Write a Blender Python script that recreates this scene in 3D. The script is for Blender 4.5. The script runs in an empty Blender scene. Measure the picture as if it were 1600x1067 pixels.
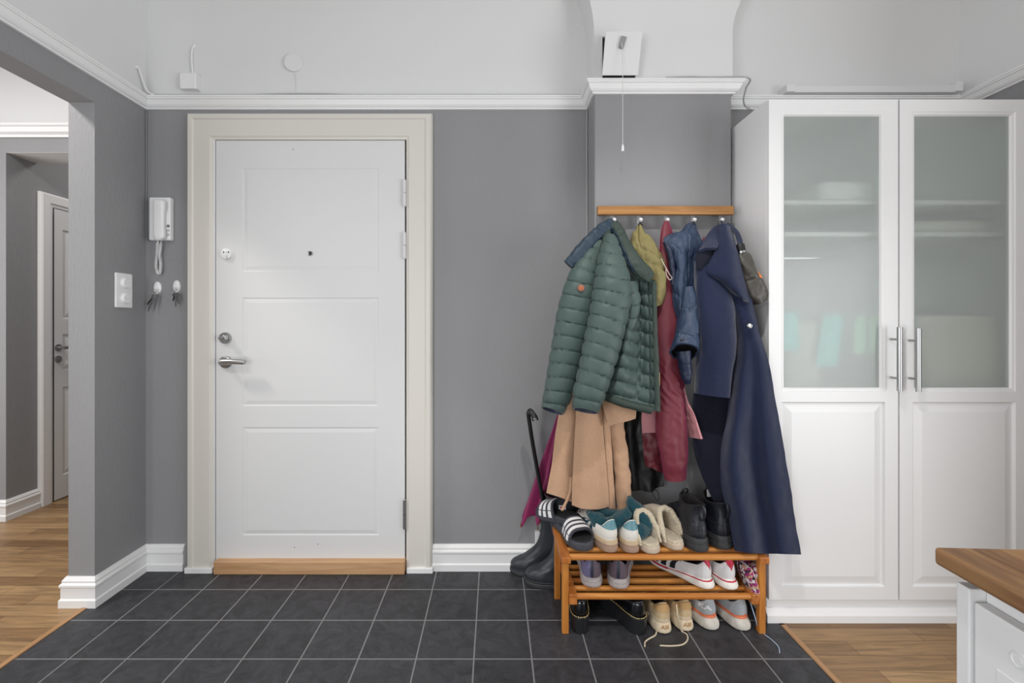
import bpy, bmesh, math, random
import numpy as np
from mathutils import Vector, Matrix, noise, Euler

S = bpy.context.scene
COL = S.collection
PI = math.pi
F, CX, CY, H = 700.0, 773.0, 505.0, 1.16      # focal length (px), vanishing point (px), eye height (m)
WALL, CHIM = 2.115, 1.9725                    # distance of the door wall and of the chimney breast
random.seed(7)

def P(px, py, Y):
    return (Y * (px - CX) / F, Y, H + Y * (CY - py) / F)

# ------------------------------------------------------------------ materials
def lin(c):
    c = c / 255.0
    return c / 12.92 if c <= 0.04045 else ((c + 0.055) / 1.055) ** 2.4
def rgb(r, g, b): return (lin(r), lin(g), lin(b), 1.0)

MATS = {}
def mat(name, col, rough=0.6, metal=0.0, var=0.0, vscale=8.0, bump=0.0, bscale=60.0, sheen=0.0, spec=0.5,
        stretch=(1, 1, 1), coat=0.0, col2=None):
    m = bpy.data.materials.new(name); m.use_nodes = True
    nt = m.node_tree; b = nt.nodes['Principled BSDF']
    c = rgb(*col)
    b.inputs['Base Color'].default_value = c
    b.inputs['Roughness'].default_value = rough
    b.inputs['Metallic'].default_value = metal
    b.inputs['Specular IOR Level'].default_value = spec
    if coat: b.inputs['Coat Weight'].default_value = coat; b.inputs['Coat Roughness'].default_value = 0.1
    if sheen:
        b.inputs['Sheen Weight'].default_value = sheen; b.inputs['Sheen Roughness'].default_value = 0.4
    tc = nt.nodes.new('ShaderNodeTexCoord'); mp = nt.nodes.new('ShaderNodeMapping')
    mp.inputs['Scale'].default_value = stretch
    nt.links.new(tc.outputs['Object'], mp.inputs['Vector'])
    if var or col2:
        n = nt.nodes.new('ShaderNodeTexNoise'); n.inputs['Scale'].default_value = vscale; n.inputs['Detail'].default_value = 5
        nt.links.new(mp.outputs[0], n.inputs['Vector'])
        r = nt.nodes.new('ShaderNodeValToRGB')
        r.color_ramp.elements[0].position = 0.3; r.color_ramp.elements[1].position = 0.7
        if col2:
            r.color_ramp.elements[0].color = c; r.color_ramp.elements[1].color = rgb(*col2)
        else:
            r.color_ramp.elements[0].color = tuple(x * (1 - var) for x in c[:3]) + (1,)
            r.color_ramp.elements[1].color = tuple(min(1, x * (1 + var)) for x in c[:3]) + (1,)
        nt.links.new(n.outputs['Fac'], r.inputs[0]); nt.links.new(r.outputs[0], b.inputs['Base Color'])
    if bump:
        n2 = nt.nodes.new('ShaderNodeTexNoise'); n2.inputs['Scale'].default_value = bscale; n2.inputs['Detail'].default_value = 4
        nt.links.new(mp.outputs[0], n2.inputs['Vector'])
        bp = nt.nodes.new('ShaderNodeBump'); bp.inputs['Strength'].default_value = bump; bp.inputs['Distance'].default_value = 0.01
        nt.links.new(n2.outputs['Fac'], bp.inputs['Height']); nt.links.new(bp.outputs[0], b.inputs['Normal'])
    MATS[name] = m
    return m

def wood(name, dark, light, along='X', rough=0.45, scale=1.0):
    m = bpy.data.materials.new(name); m.use_nodes = True
    nt = m.node_tree; b = nt.nodes['Principled BSDF']; b.inputs['Roughness'].default_value = rough
    tc = nt.nodes.new('ShaderNodeTexCoord'); mp = nt.nodes.new('ShaderNodeMapping')
    s = [22 * scale] * 3; s['XYZ'.index(along)] = 1.6 * scale
    mp.inputs['Scale'].default_value = s
    nt.links.new(tc.outputs['Object'], mp.inputs['Vector'])
    n = nt.nodes.new('ShaderNodeTexNoise'); n.inputs['Scale'].default_value = 1.5; n.inputs['Detail'].default_value = 6
    n.inputs['Distortion'].default_value = 1.2
    nt.links.new(mp.outputs[0], n.inputs['Vector'])
    r = nt.nodes.new('ShaderNodeValToRGB')
    r.color_ramp.elements[0].position = 0.3; r.color_ramp.elements[1].position = 0.68
    r.color_ramp.elements[0].color = rgb(*dark); r.color_ramp.elements[1].color = rgb(*light)
    nt.links.new(n.outputs['Fac'], r.inputs[0]); nt.links.new(r.outputs[0], b.inputs['Base Color'])
    bp = nt.nodes.new('ShaderNodeBump'); bp.inputs['Strength'].default_value = 0.08; bp.inputs['Distance'].default_value = 0.004
    nt.links.new(n.outputs['Fac'], bp.inputs['Height']); nt.links.new(bp.outputs[0], b.inputs['Normal'])
    MATS[name] = m
    return m

def brick_mat(name, ox, oy, bw, rh, mort, offset, freq, c1, c2, cm, rough, kind):
    m = bpy.data.materials.new(name); m.use_nodes = True
    nt = m.node_tree; N = nt.nodes; L = nt.links; b = N['Principled BSDF']; b.inputs['Roughness'].default_value = rough
    tc = N.new('ShaderNodeTexCoord'); mp = N.new('ShaderNodeMapping'); mp.vector_type = 'POINT'
    mp.inputs['Location'].default_value = (ox, oy, 0)
    L.new(tc.outputs['Object'], mp.inputs['Vector'])
    br = N.new('ShaderNodeTexBrick')
    br.offset = offset; br.offset_frequency = freq; br.squash = 1.0
    for k, v in (('Scale', 1.0), ('Brick Width', bw), ('Row Height', rh), ('Mortar Size', mort), ('Mortar Smooth', 0.1), ('Bias', 0.0)):
        br.inputs[k].default_value = v
    br.inputs['Color1'].default_value = rgb(*c1); br.inputs['Color2'].default_value = rgb(*c2); br.inputs['Mortar'].default_value = rgb(*cm)
    L.new(mp.outputs[0], br.inputs['Vector'])
    n = N.new('ShaderNodeTexNoise'); n.inputs['Detail'].default_value = 8
    mp2 = N.new('ShaderNodeMapping'); L.new(tc.outputs['Object'], mp2.inputs['Vector'])
    if kind == 'wood':
        mp2.inputs['Scale'].default_value = (2.2, 34, 1); n.inputs['Scale'].default_value = 1.4; n.inputs['Distortion'].default_value = 1.5
        lo, hi, str_ = (0.62, 0.62, 0.62, 1), (1.2, 1.2, 1.2, 1), 0.05
    else:
        n.inputs['Scale'].default_value = 13; n.inputs['Roughness'].default_value = 0.74; n.inputs['Distortion'].default_value = 1.4
        lo, hi, str_ = (0.55, 0.55, 0.56, 1), (2.1, 2.1, 2.13, 1), 0.12
    L.new(mp2.outputs[0], n.inputs['Vector'])
    r = N.new('ShaderNodeValToRGB'); r.color_ramp.elements[0].position = 0.3; r.color_ramp.elements[1].position = 0.72
    r.color_ramp.elements[0].color = lo; r.color_ramp.elements[1].color = hi
    L.new(n.outputs['Fac'], r.inputs[0])
    mx = N.new('ShaderNodeMix'); mx.data_type = 'RGBA'; mx.blend_type = 'MULTIPLY'; mx.inputs['Factor'].default_value = 1.0
    L.new(br.outputs['Color'], mx.inputs[6]); L.new(r.outputs[0], mx.inputs[7])
    if kind == 'tile':
        mk = N.new('ShaderNodeMix'); mk.data_type = 'RGBA'
        L.new(br.outputs['Fac'], mk.inputs['Factor']); L.new(mx.outputs[2], mk.inputs[6]); L.new(br.outputs['Color'], mk.inputs[7])
        L.new(mk.outputs[2], b.inputs['Base Color'])
    else:
        L.new(mx.outputs[2], b.inputs['Base Color'])
    bp = N.new('ShaderNodeBump'); bp.inputs['Strength'].default_value = str_; bp.inputs['Distance'].default_value = 0.004
    L.new(n.outputs['Fac'], bp.inputs['Height']); L.new(bp.outputs[0], b.inputs['Normal'])
    MATS[name] = m
    return m

# ------------------------------------------------------------------ objects
def tag(o, label=None, cat=None, group=None, kind=None):
    if label: o['label'] = label
    if cat: o['category'] = cat
    if group: o['group'] = group
    if kind: o['kind'] = kind
    return o

def empty(name, loc, label, cat, group=None, rot=(0, 0, 0)):
    o = bpy.data.objects.new(name, None); COL.objects.link(o)
    o.empty_display_size = 0.05
    o.location = loc; o.rotation_euler = rot
    return tag(o, label, cat, group)

class MB:
    """collects shapes and links them as one mesh object"""
    def __init__(self): self.v, self.f, self.mi, self.sm = [], [], [], []
    def add(self, vs, fs, mi=0, sm=False):
        k = len(self.v); self.v += [tuple(map(float, p)) for p in vs]
        for n, f in enumerate(fs):
            self.f.append(tuple(k + i for i in f))
            self.mi.append(mi[n] if isinstance(mi, (list, tuple, np.ndarray)) else mi); self.sm.append(sm)
        return self
    def box(self, x0, x1, y0, y1, z0, z1, mi=0):
        vs = [(x, y, z) for z in (z0, z1) for y in (y0, y1) for x in (x0, x1)]
        return self.add(vs, [(0, 2, 3, 1), (4, 5, 7, 6), (0, 1, 5, 4), (2, 6, 7, 3), (0, 4, 6, 2), (1, 3, 7, 5)], mi)
    def prism(self, pts, vec, mi=0, sm=False):
        n = len(pts); a = [Vector(p) for p in pts]; b = [p + Vector(vec) for p in a]
        return self.add(a + b, [tuple(range(n))[::-1], tuple(range(n, 2 * n))] + [(i, (i + 1) % n, n + (i + 1) % n, n + i) for i in range(n)], mi, sm)
    def tube(self, path, r, n=10, mi=0, closed=False, cap=True, flat=1.0):
        path = [Vector(p) for p in path]; m = len(path); rs = r if isinstance(r, (list, tuple, np.ndarray)) else [r] * m
        vs = []; up = None
        for i, p in enumerate(path):
            if closed: t = path[(i + 1) % m] - path[i - 1]
            else: t = path[min(i + 1, m - 1)] - path[max(i - 1, 0)]
            t.normalize()
            if up is None:
                up = Vector((0, 0, 1)) if abs(t.z) < 0.9 else Vector((1, 0, 0))
            up = (up - t * up.dot(t))
            if up.length < 1e-5: up = t.orthogonal()
            up.normalize(); sd = t.cross(up)
            for k in range(n):
                a = 2 * PI * k / n
                vs.append(p + (sd * math.cos(a) + up * math.sin(a) * flat) * rs[i])
        fs = []
        for i in range(m if closed else m - 1):
            j = (i + 1) % m
            for k in range(n):
                fs.append((i * n + k, i * n + (k + 1) % n, j * n + (k + 1) % n, j * n + k))
        if cap and not closed:
            fs.append(tuple(range(n))[::-1]); fs.append(tuple((m - 1) * n + k for k in range(n)))
        return self.add(vs, fs, mi, True)
    def cyl(self, a, b, r, n=20, mi=0, r2=None):
        return self.tube([a, b], [r, r if r2 is None else r2], n, mi)
    def disc(self, c, axis, rx, prof, n=28, mi=0, ry=None, sx=None):
        """lathe of (radius factor, height) along axis"""
        ax = Vector(axis).normalized(); u = Vector(sx) if sx else (Vector((0, 0, 1)).cross(ax) if abs(ax.z) < .9 else Vector((1, 0, 0))); u.normalize(); w = ax.cross(u)
        ry = ry or rx; c = Vector(c); vs = []
        for (q, h) in prof:
            for k in range(n):
                a = 2 * PI * k / n
                vs.append(c + u * (rx * q * math.cos(a)) + w * (ry * q * math.sin(a)) + ax * h)
        m = len(prof)
        fs = [(i * n + k, i * n + (k + 1) % n, (i + 1) * n + (k + 1) % n, (i + 1) * n + k) for i in range(m - 1) for k in range(n)]
        fs += [tuple(range(n))[::-1], tuple((m - 1) * n + k for k in range(n))]
        return self.add(vs, fs, mi, True)
    def grid(self, A, closed_u=False, mi=0, flip=False):
        """A: rows x cols x 3"""
        nv, nu = A.shape[:2]; fs = []; mm = []
        for i in range(nv - 1):
            for k in range(nu if closed_u else nu - 1):
                q = (i * nu + k, i * nu + (k + 1) % nu, (i + 1) * nu + (k + 1) % nu, (i + 1) * nu + k)
                fs.append(q[::-1] if flip else q)
                if callable(mi): mm.append(mi(i / (nv - 1), k / nu))
        return self.add(A.reshape(-1, 3), fs, mm if callable(mi) else mi, True)
    def build(self, name, mats, parent=None, bevel=0.0, seg=2, sub=0, angle=35, fix=True, sharp=0.85):
        me = bpy.data.meshes.new(name); me.from_pydata(self.v, [], self.f)
        ms = mats if isinstance(mats, (list, tuple)) else [mats]
        for m in ms: me.materials.append(m)
        me.polygons.foreach_set('material_index', self.mi); me.polygons.foreach_set('use_smooth', self.sm)
        if fix:
            bm = bmesh.new(); bm.from_mesh(me); bmesh.ops.recalc_face_normals(bm, faces=bm.faces)
            for e in bm.edges:
                if len(e.link_faces) == 2 and e.calc_face_angle(0) > sharp: e.smooth = False
            bm.to_mesh(me); bm.free()
        me.update()
        o = bpy.data.objects.new(name, me); COL.objects.link(o)
        if bevel:
            b = o.modifiers.new('bevel', 'BEVEL'); b.width = bevel; b.segments = seg; b.limit_method = 'ANGLE'; b.angle_limit = math.radians(angle); b.harden_normals = False
        if sub:
            s = o.modifiers.new('sub', 'SUBSURF'); s.levels = sub; s.render_levels = sub
        if parent: 
            o.parent = parent
            o.matrix_parent_inverse = parent_world(parent).inverted()
        return o

def parent_world(o):
    m = Matrix.LocRotScale(o.location, o.rotation_euler, None)
    return parent_world(o.parent) @ o.matrix_parent_inverse @ m if o.parent else m

def struct(o): o['kind'] = 'structure'; return o

def sweep(pts, prof, side=1, z0=0.0, ends=None):
    """sweep profile (offset to the left*side of the path, z) along a plan polyline with mitres -> rows"""
    pts = [Vector((p[0], p[1])) for p in pts]; n = len(pts); out = []
    for i in range(n):
        d0 = (pts[i] - pts[i - 1]).normalized() if i > 0 else None
        d1 = (pts[i + 1] - pts[i]).normalized() if i < n - 1 else None
        n0 = Vector((-d0.y, d0.x)) * side if d0 else None
        n1 = Vector((-d1.y, d1.x)) * side if d1 else None
        if n0 and n1: m = (n0 + n1); m = m / (1 + n0.dot(n1))
        else: m = n0 or n1
        out.append([(pts[i].x + m.x * o, pts[i].y + m.y * o, z0 + z) for o, z in prof])
    return np.array(out)
def sweep_obj(name, m, pts, prof, side=1, z0=0.0, parent=None, closed_prof=False, caps=True, smooth=True):
    A = sweep(pts, prof, side, z0); n, k = A.shape[:2]
    b = MB(); fs = []
    for i in range(n - 1):
        for j in range(k if closed_prof else k - 1):
            fs.append((i * k + j, i * k + (j + 1) % k, (i + 1) * k + (j + 1) % k, (i + 1) * k + j))
    if caps: fs += [tuple(range(k)), tuple((n - 1) * k + j for j in range(k))[::-1]]
    b.add(A.reshape(-1, 3), fs, 0, False)
    return b.build(name, m, parent)

def text_mesh(txt, size, depth=0.0006, bold=0.0):
    cu = bpy.data.curves.new('letters', 'FONT'); cu.body = txt; cu.size = size; cu.extrude = depth; cu.offset = bold; cu.align_x = 'CENTER'; cu.align_y = 'CENTER'
    o = bpy.data.objects.new('letters', cu); COL.objects.link(o)
    dg = bpy.context.evaluated_depsgraph_get(); me = bpy.data.meshes.new_from_object(o.evaluated_get(dg))
    bpy.data.objects.remove(o); bpy.data.curves.remove(cu)
    return me

# ------------------------------------------------------------------ surfaces
def crom(A, n):
    """Catmull-Rom resample along axis 0 to n samples"""
    A = np.asarray(A, float); k = len(A)
    if k == 1: return np.repeat(A, n, 0)
    E = np.concatenate([2 * A[:1] - A[1:2], A, 2 * A[-1:] - A[-2:-1]], 0)
    t = np.linspace(0, k - 1, n); i = np.minimum(t.astype(int), k - 2); f = (t - i).reshape((-1,) + (1,) * (A.ndim - 1))
    p0, p1, p2, p3 = E[i], E[i + 1], E[i + 2], E[i + 3]
    return 0.5 * (2 * p1 + (p2 - p0) * f + (2 * p0 - 5 * p1 + 4 * p2 - p3) * f ** 2 + (3 * p1 - p0 - 3 * p2 + p3) * f ** 3)

def fbm(X, s, seed=0.0, oct=3):
    return np.array([noise.fractal(Vector((p[0] * s + seed, p[1] * s, p[2] * s)), 0.9, 2.0, oct) for p in X.reshape(-1, 3)]).reshape(X.shape[:-1])

def normals(A, closed_u=False):
    dv = np.gradient(A, axis=0)
    if closed_u:
        du = (np.roll(A, -1, 1) - np.roll(A, 1, 1)) / 2
    else: du = np.gradient(A, axis=1)
    N = np.cross(du, dv); N /= np.maximum(np.linalg.norm(N, axis=-1, keepdims=True), 1e-9)
    return N

def arclen(A, axis):
    d = np.linalg.norm(np.diff(A, axis=axis), axis=-1); z = np.zeros_like(np.take(d, [0], axis))
    return np.concatenate([z, np.cumsum(d, axis)], axis)

def sheet_grid(rows, nu=40, nv=60, px=True):
    """rows: list of rows of control points (px, py, Y); every row has the same number of points"""
    G = np.array([[P(*c) if px else c for c in r] for r in rows], float)
    G = crom(G, nv); G = crom(G.transpose(1, 0, 2), nu).transpose(1, 0, 2)
    return G

def sheet(b, rows, nu=40, nv=60, disp=None, thick=0.004, mi=0, fold=0.0, fs=6.0, seed=0.0, px=True):
    """curved cloth panel with real thickness; disp(U,V,su,sv,A) in metres towards the viewer"""
    A = sheet_grid(rows, nu, nv, px); N = normals(A)
    if N[..., 1].mean() > 0: N = -N
    V, U = np.meshgrid(np.linspace(0, 1, nv), np.linspace(0, 1, nu), indexing='ij')
    d = np.zeros((nv, nu))
    if disp is not None: d = d + disp(U, V, arclen(A, 1), arclen(A, 0), A)
    if fold: d = d + fold * fbm(A, fs, seed)
    Fr = A + N * d[..., None]
    th = thick if not callable(thick) else thick(U, V)[..., None]
    B = A - N * th
    edge = np.minimum(np.minimum(U, 1 - U) * nu, np.minimum(V, 1 - V) * nv); e = np.clip(edge / 1.0, 0, 1)[..., None]
    # front and back skins, border quads
    n = nv * nu
    vs = np.concatenate([Fr.reshape(-1, 3), B.reshape(-1, 3)]); f = []; mm = []
    for i in range(nv - 1):
        for k in range(nu - 1):
            a, c, e2, g = i * nu + k, i * nu + k + 1, (i + 1) * nu + k + 1, (i + 1) * nu + k
            f.append((a, c, e2, g)); f.append((n + g, n + e2, n + c, n + a))
            if callable(mi): q = mi(k / (nu - 1), i / (nv - 1)); mm += [q, q]
    loop = [k for k in range(nu)] + [i * nu + nu - 1 for i in range(1, nv)] + [(nv - 1) * nu + k for k in range(nu - 2, -1, -1)] + [i * nu for i in range(nv - 2, 0, -1)]
    for j in range(len(loop)):
        a, c = loop[j], loop[(j + 1) % len(loop)]
        f.append((a, n + a, n + c, c))
        if callable(mi): mm.append(mi(0, 0))
    b.add(vs, f, mm if callable(mi) else mi, True)
    return A

def limb(b, nodes, n=36, nl=90, disp=None, mi=0, sq=2.2, px=True, open_end=0.02, cap0=True, seed=0.0, fold=0.0, fs=8.0, tilt=0.0, mi_in=None):
    """sleeve-like tube: nodes (px, py, Y, half width px, half depth m); open_end = depth of the dark cuff hole"""
    nd = []
    for q in nodes:
        x, y, Y, w, dp = q
        c = P(x, y, Y); nd.append((*c, w * Y / F, dp))
    nd = crom(np.array(nd), nl)
    C = nd[:, :3]; T = np.gradient(C, axis=0); T[:, 1] = 0; T /= np.linalg.norm(T, axis=1, keepdims=True)
    W = np.stack([-T[:, 2], 0 * T[:, 0], T[:, 0]], 1)     # in-picture-plane perpendicular
    th = np.linspace(0, 2 * PI, n, endpoint=False)
    c, s = np.cos(th), np.sin(th)
    cx = np.sign(c) * np.abs(c) ** (2 / sq); cy = np.sign(s) * np.abs(s) ** (2 / sq)
    A = C[:, None, :] + W[:, None, :] * (cx[None, :, None] * nd[:, 3][:, None, None]) + np.array([0, -1, 0])[None, None, :] * (cy[None, :, None] * nd[:, 4][:, None, None])
    R = A - C[:, None, :]; N = R / np.maximum(np.linalg.norm(R, axis=-1, keepdims=True), 1e-6)
    sl = np.concatenate([[0], np.cumsum(np.linalg.norm(np.diff(C, axis=0), axis=1))])
    SL, TH = np.meshgrid(sl, th, indexing='ij')
    d = np.zeros(SL.shape)
    if disp is not None: d = d + disp(SL, TH, A)
    if fold: d = d + fold * fbm(A, fs, seed)
    A = A + N * d[..., None]
    if tilt:
        rp = np.clip((np.linspace(0, 1, nl) - .72) / .28, 0, 1) ** 2
        A[..., 2] += tilt * cy[None, :] * rp[:, None]
    rows = [A]
    if open_end:
        last = A[-1]; cc = last.mean(0); t = T[-1]
        rows += [(cc + (last - cc) * 0.86)[None], (cc + (last - cc) * 0.8 - t * open_end)[None], (cc + (last - cc) * 0.1 - t * open_end)[None]]
    A2 = np.concatenate(rows, 0)
    nv = len(A2); f = [(i * n + k, i * n + (k + 1) % n, (i + 1) * n + (k + 1) % n, (i + 1) * n + k) for i in range(nv - 1) for k in range(n)]
    if cap0: f.append(tuple(range(n))[::-1])
    f.append(tuple((nv - 1) * n + k for k in range(n)))
    mm = mi
    if callable(mi): mm = [mi(i / (nv - 1), k / n) for i in range(nv - 1) for k in range(n)] + [mi(0, 0)] * (2 if cap0 else 1)
    if mi_in is not None:  # dark inner material puts the shade of the cuff opening into its colour
        mm = [mi if i < nl else mi_in for i in range(nv - 1) for k in range(n)] + ([mi] if cap0 else []) + [mi_in]
    b.add(A2.reshape(-1, 3), f, mm, True)
    return A
# ================================================================== the room
M_white = mat('white_paint', (226, 226, 226), 0.55, bump=0.03, bscale=25)
M_ceil = mat('ceiling_paint', (222, 222, 222), 0.8, bump=0.04, bscale=14)
M_door = mat('door_paint', (220, 220, 220), 0.55, bump=0.01, bscale=90)
M_trim = mat('trim_paint', (238, 238, 238), 0.4)
M_cas = mat('casing_paint', (218, 214, 206), 0.4, bump=0.05, bscale=30, stretch=(1, 1, .08))
M_grey = mat('grey_wall_paint', (144, 144, 146), 0.62, var=0.035, vscale=3, bump=0.16, bscale=120, stretch=(1, 1, .35))
M_tile = brick_mat('slate_tile', 0.472 + 4.0, -1.952 + 4.04, 0.2, 0.202, 0.0026, 0.0, 2, (49, 49, 52), (44, 44, 47), (128, 128, 128), 0.55, 'tile')
M_parq = brick_mat('oak_parquet', 0.1, 0.02, 0.46, 0.069, 0.0009, 0.37, 2, (172, 138, 96), (124, 90, 56), (92, 64, 40), 0.4, 'wood')
M_oak = wood('oak_strip', (176, 134, 94), (204, 164, 124))
M_oaky = wood('oak_strip_long', (150, 110, 74), (182, 140, 98), 'Y')
M_steel = mat('brushed_steel', (178, 178, 178), 0.32, 1.0)
M_chrome = mat('satin_chrome', (200, 200, 200), 0.22, 1.0)
M_black = mat('black_plastic', (18, 18, 18), 0.45)
M_plast = mat('white_plastic', (236, 236, 236), 0.35)
M_dark = mat('dark_gap', (40, 40, 42), 0.8)

XL, XR = -1.6465, 2.196
CL, CR = 0.440, 1.0426
JY = 1.844                                     # near end of the left wall pier
TH = 0.108
ZC = 2.166                                     # underside of the crown moulding

# floors -----------------------------------------------------------
b = MB(); b.box(-4.2, 2.4, -2.6, 3.9, -0.06, -0.012)
struct(b.build('floor', M_parq))
b = MB(); b.box(XL - .012, 1.098, -2.6, WALL + .05, -0.0119, 0.0)
struct(b.build('floor', M_tile))
b = MB(); b.box(1.118, 2.4, -2.6, WALL + .05, -0.0119, 0.0)
struct(b.build('floor', M_parq))
b = MB(); b.box(-4.2, XL - .034, -2.6, 3.9, -0.0119, 0.0)
struct(b.build('floor', M_parq))
for x0, x1, y1 in ((XL - .034, XL - .012, JY - .022), (1.098, 1.118, 1.72)):
    b = MB(); b.box(x0, x1, -2.6, y1, -0.0115, 0.004)
    struct(b.build('trim_1', M_oaky, bevel=.002))

# walls ------------------------------------------------------------
b = MB(); b.box(XL - .108, XR + .1, WALL, WALL + .12, 0, 3.0)
struct(b.build('wall_back', M_grey))
b = MB(); b.box(CL, CR, CHIM, WALL - .0005, 0, ZC + .03)
struct(b.build('wall_chimney', M_grey, bevel=.006, seg=3))
b = MB()
b.box(XL - TH, XL, JY, WALL, 0, 2.5)               # pier by the door
b.box(XL - TH, XL, .62, JY, 2.069, 2.5)            # lintel over the opening
b.box(XL - TH, XL, -2.6, .62, 0, 2.5)
struct(b.build('wall_left', M_grey))
b = MB(); b.box(XR, XR + .1, .9, WALL, 0, 2.5); b.box(XR, XR + .1, -2.6, .9, 2.15, 2.5)
struct(b.build('wall_right', M_grey))

# ceiling with its coved edge
plan = [(XL, -2.6), (XL, WALL), (CL, WALL), (CL, CHIM), (CR, CHIM), (CR, WALL), (XR, WALL), (XR, -2.6)]
r = 0.35; z0 = 2.435
prof = [(0.003, ZC + .03), (0.003, z0)] + [(.003 + r - r * math.cos(a), z0 + r * math.sin(a)) for a in np.linspace(0, PI / 2, 14)[1:]]
A = sweep(plan, prof, side=-1)
b = MB(); n, k = A.shape[:2]; fs = []
for i in range(n - 1):
    for j in range(k - 1): fs.append((i * k + j, (i + 1) * k + j, (i + 1) * k + j + 1, i * k + j + 1))
b.add(A.reshape(-1, 3), fs, 0, True)
b.add([tuple(A[i, -1]) for i in range(n)], [tuple(range(n))], 0)
o = struct(b.build('ceiling', M_ceil))
md = o.modifiers.new('s', 'EDGE_SPLIT'); md.split_angle = math.radians(40)

# crown moulding
cp = [(0, 0), (.010, 0), (.012, .006), (.018, .009), (.024, .016), (.029, .027), (.033, .035), (.038, .037), (.038, .042), (.042, .045), (.042, .051), (.028, .054), (0, .054)]
o = struct(sweep_obj('trim_2', M_trim, plan, cp, -1, ZC))
# skirting boards
bp = [(0, 0), (.022, 0), (.022, .030), (.017, .036), (.017, .078), (.021, .084), (.021, .092), (.014, .098), (.015, .106), (.010, .114), (.006, .120), (0, .120)]
struct(sweep_obj('baseboard_left', M_trim, [(XL - TH, JY + .2), (XL - TH, JY), (XL, JY), (XL, WALL), (-1.459, WALL)], bp, -1))
struct(sweep_obj('baseboard_back', M_trim, [(-.2955, WALL), (.19, WALL)], bp, -1))
b = MB(); b.box(.19, .2125, WALL - .022, WALL, 0, .185); b.box(.2125, CL, WALL - .016, WALL, 0, .175)
struct(b.build('baseboard_back', M_trim, bevel=.003))

# front door --------------------------------------------------------
yc = WALL - .036
def XZ(px, py, Y): p = P(px, py, Y); return p[0], p[2]
xa, za = XZ(290, 175, yc); xb, _ = XZ(675, 175, yc); xi, zi = XZ(331, 212, yc); xj, _ = XZ(637, 212, yc)
cw = xi - xa
cprof = [(0, 0), (cw, 0), (cw, .022), (cw - .010, .026), (cw - .014, .031), (.034, .031), (.028, .037), (.010, .037), (.004, .030), (0, .018)]
def casing(name, m, x0, x1, z1, prof, y, side_parent=None):
    """three-sided moulded frame with mitres on a wall facing -Y; prof = (inward offset, height off wall)"""
    pts = [(x0, 0), (x0, z1), (x1, z1), (x1, 0)]
    A = sweep(pts, prof, side=-1)
    n, k = A.shape[:2]
    V = np.stack([A[..., 0], y - A[..., 2], A[..., 1]], -1)
    b = MB(); fs = []
    for i in range(n - 1):
        for j in range(k): fs.append((i * k + j, i * k + (j + 1) % k, (i + 1) * k + (j + 1) % k, (i + 1) * k + j))
    fs += [tuple(range(k)), tuple((n - 1) * k + j for j in range(k))[::-1]]
    b.add(V.reshape(-1, 3), fs)
    return b.build(name, m, side_parent)
struct(casing('trim_3', M_cas, xa, xb, za, cprof, WALL))
for x0, x1 in ((xa - .004, xi + .004), (xj - .004, xb + .004)):
    b = MB(); b.box(x0, x1, WALL - .042, WALL, 0, .026)
    struct(b.build('trim_4', M_trim, bevel=.003))
# white inner frame
yf = WALL - .020
lx0, lz1 = XZ(337.5, 219.5, WALL - .016); lx1, lz0 = XZ(632.5, 877, WALL - .016)
struct(casing('trim_5', M_door, xi, xj, zi, [(0, 0), (lx0 - xi - .003, 0), (lx0 - xi - .003, .018), (lx0 - xi - .007, .022), (0, .022)], WALL))

def panel_face(b, x0, x1, z0, z1, y, panels, depth=.006, w1=.012, w2=.028, flip=False, ax='x', raise_=.0):
    """door face in the plane y with moulded panels; panels: (x0,x1,z0,z1) outer edge of groove"""
    f = (lambda x, yy, z: (x, yy, z)) if ax == 'x' else (lambda x, yy, z: (yy, x, z))
    xs = sorted({x0, x1} | {p[0] for p in panels} | {p[1] for p in panels})
    zs = sorted({z0, z1} | {p[2] for p in panels} | {p[3] for p in panels})
    for i in range(len(xs) - 1):
        for j in range(len(zs) - 1):
            cx, cz = (xs[i] + xs[i + 1]) / 2, (zs[j] + zs[j + 1]) / 2
            if any(p[0] < cx < p[1] and p[2] < cz < p[3] for p in panels): continue
            b.add([f(xs[i], y, zs[j]), f(xs[i + 1], y, zs[j]), f(xs[i + 1], y, zs[j + 1]), f(xs[i], y, zs[j + 1])], [(0, 1, 2, 3)])
    sgn = -1 if flip else 1
    for p in panels:
        rings = [(0, 0), (w1 * .4, depth * .85), (w1 * .6, depth), (w1, depth), (w2, -raise_), (w2 + .002, -raise_)]
        vs = []
        for o, d in rings:
            vs += [f(p[0] + o, y + sgn * d, p[2] + o), f(p[1] - o, y + sgn * d, p[2] + o), f(p[1] - o, y + sgn * d, p[3] - o), f(p[0] + o, y + sgn * d, p[3] - o)]
        fs = [(4 * i + k, 4 * i + (k + 1) % 4, 4 * i + 4 + (k + 1) % 4, 4 * i + 4 + k) for i in range(len(rings) - 1) for k in range(4)]
        m = 4 * (len(rings) - 1); fs.append((m, m + 1, m + 2, m + 3))
        b.add(vs, fs)

yl = WALL - .016
door = MB()
pan = []
for (t, q) in ((263, 424), (465, 634), (667.5, 836)):
    a = XZ(379, t, yl); c = XZ(592, q, yl); pan.append((a[0], c[0], c[1], a[1]))
panel_face(door, lx0, lx1, lz0, lz1, yl, pan, .0026, .008, .024)
y1 = WALL - .001
door.add([(lx0, yl, lz0), (lx1, yl, lz0), (lx1, yl, lz1), (lx0, yl, lz1), (lx0, y1, lz0), (lx1, y1, lz0), (lx1, y1, lz1), (lx0, y1, lz1)],
         [(0, 4, 5, 1), (3, 2, 6, 7), (0, 3, 7, 4), (1, 5, 6, 2), (4, 7, 6, 5)])
door1 = struct(door.build('door_1', M_door, fix=False))
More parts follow.
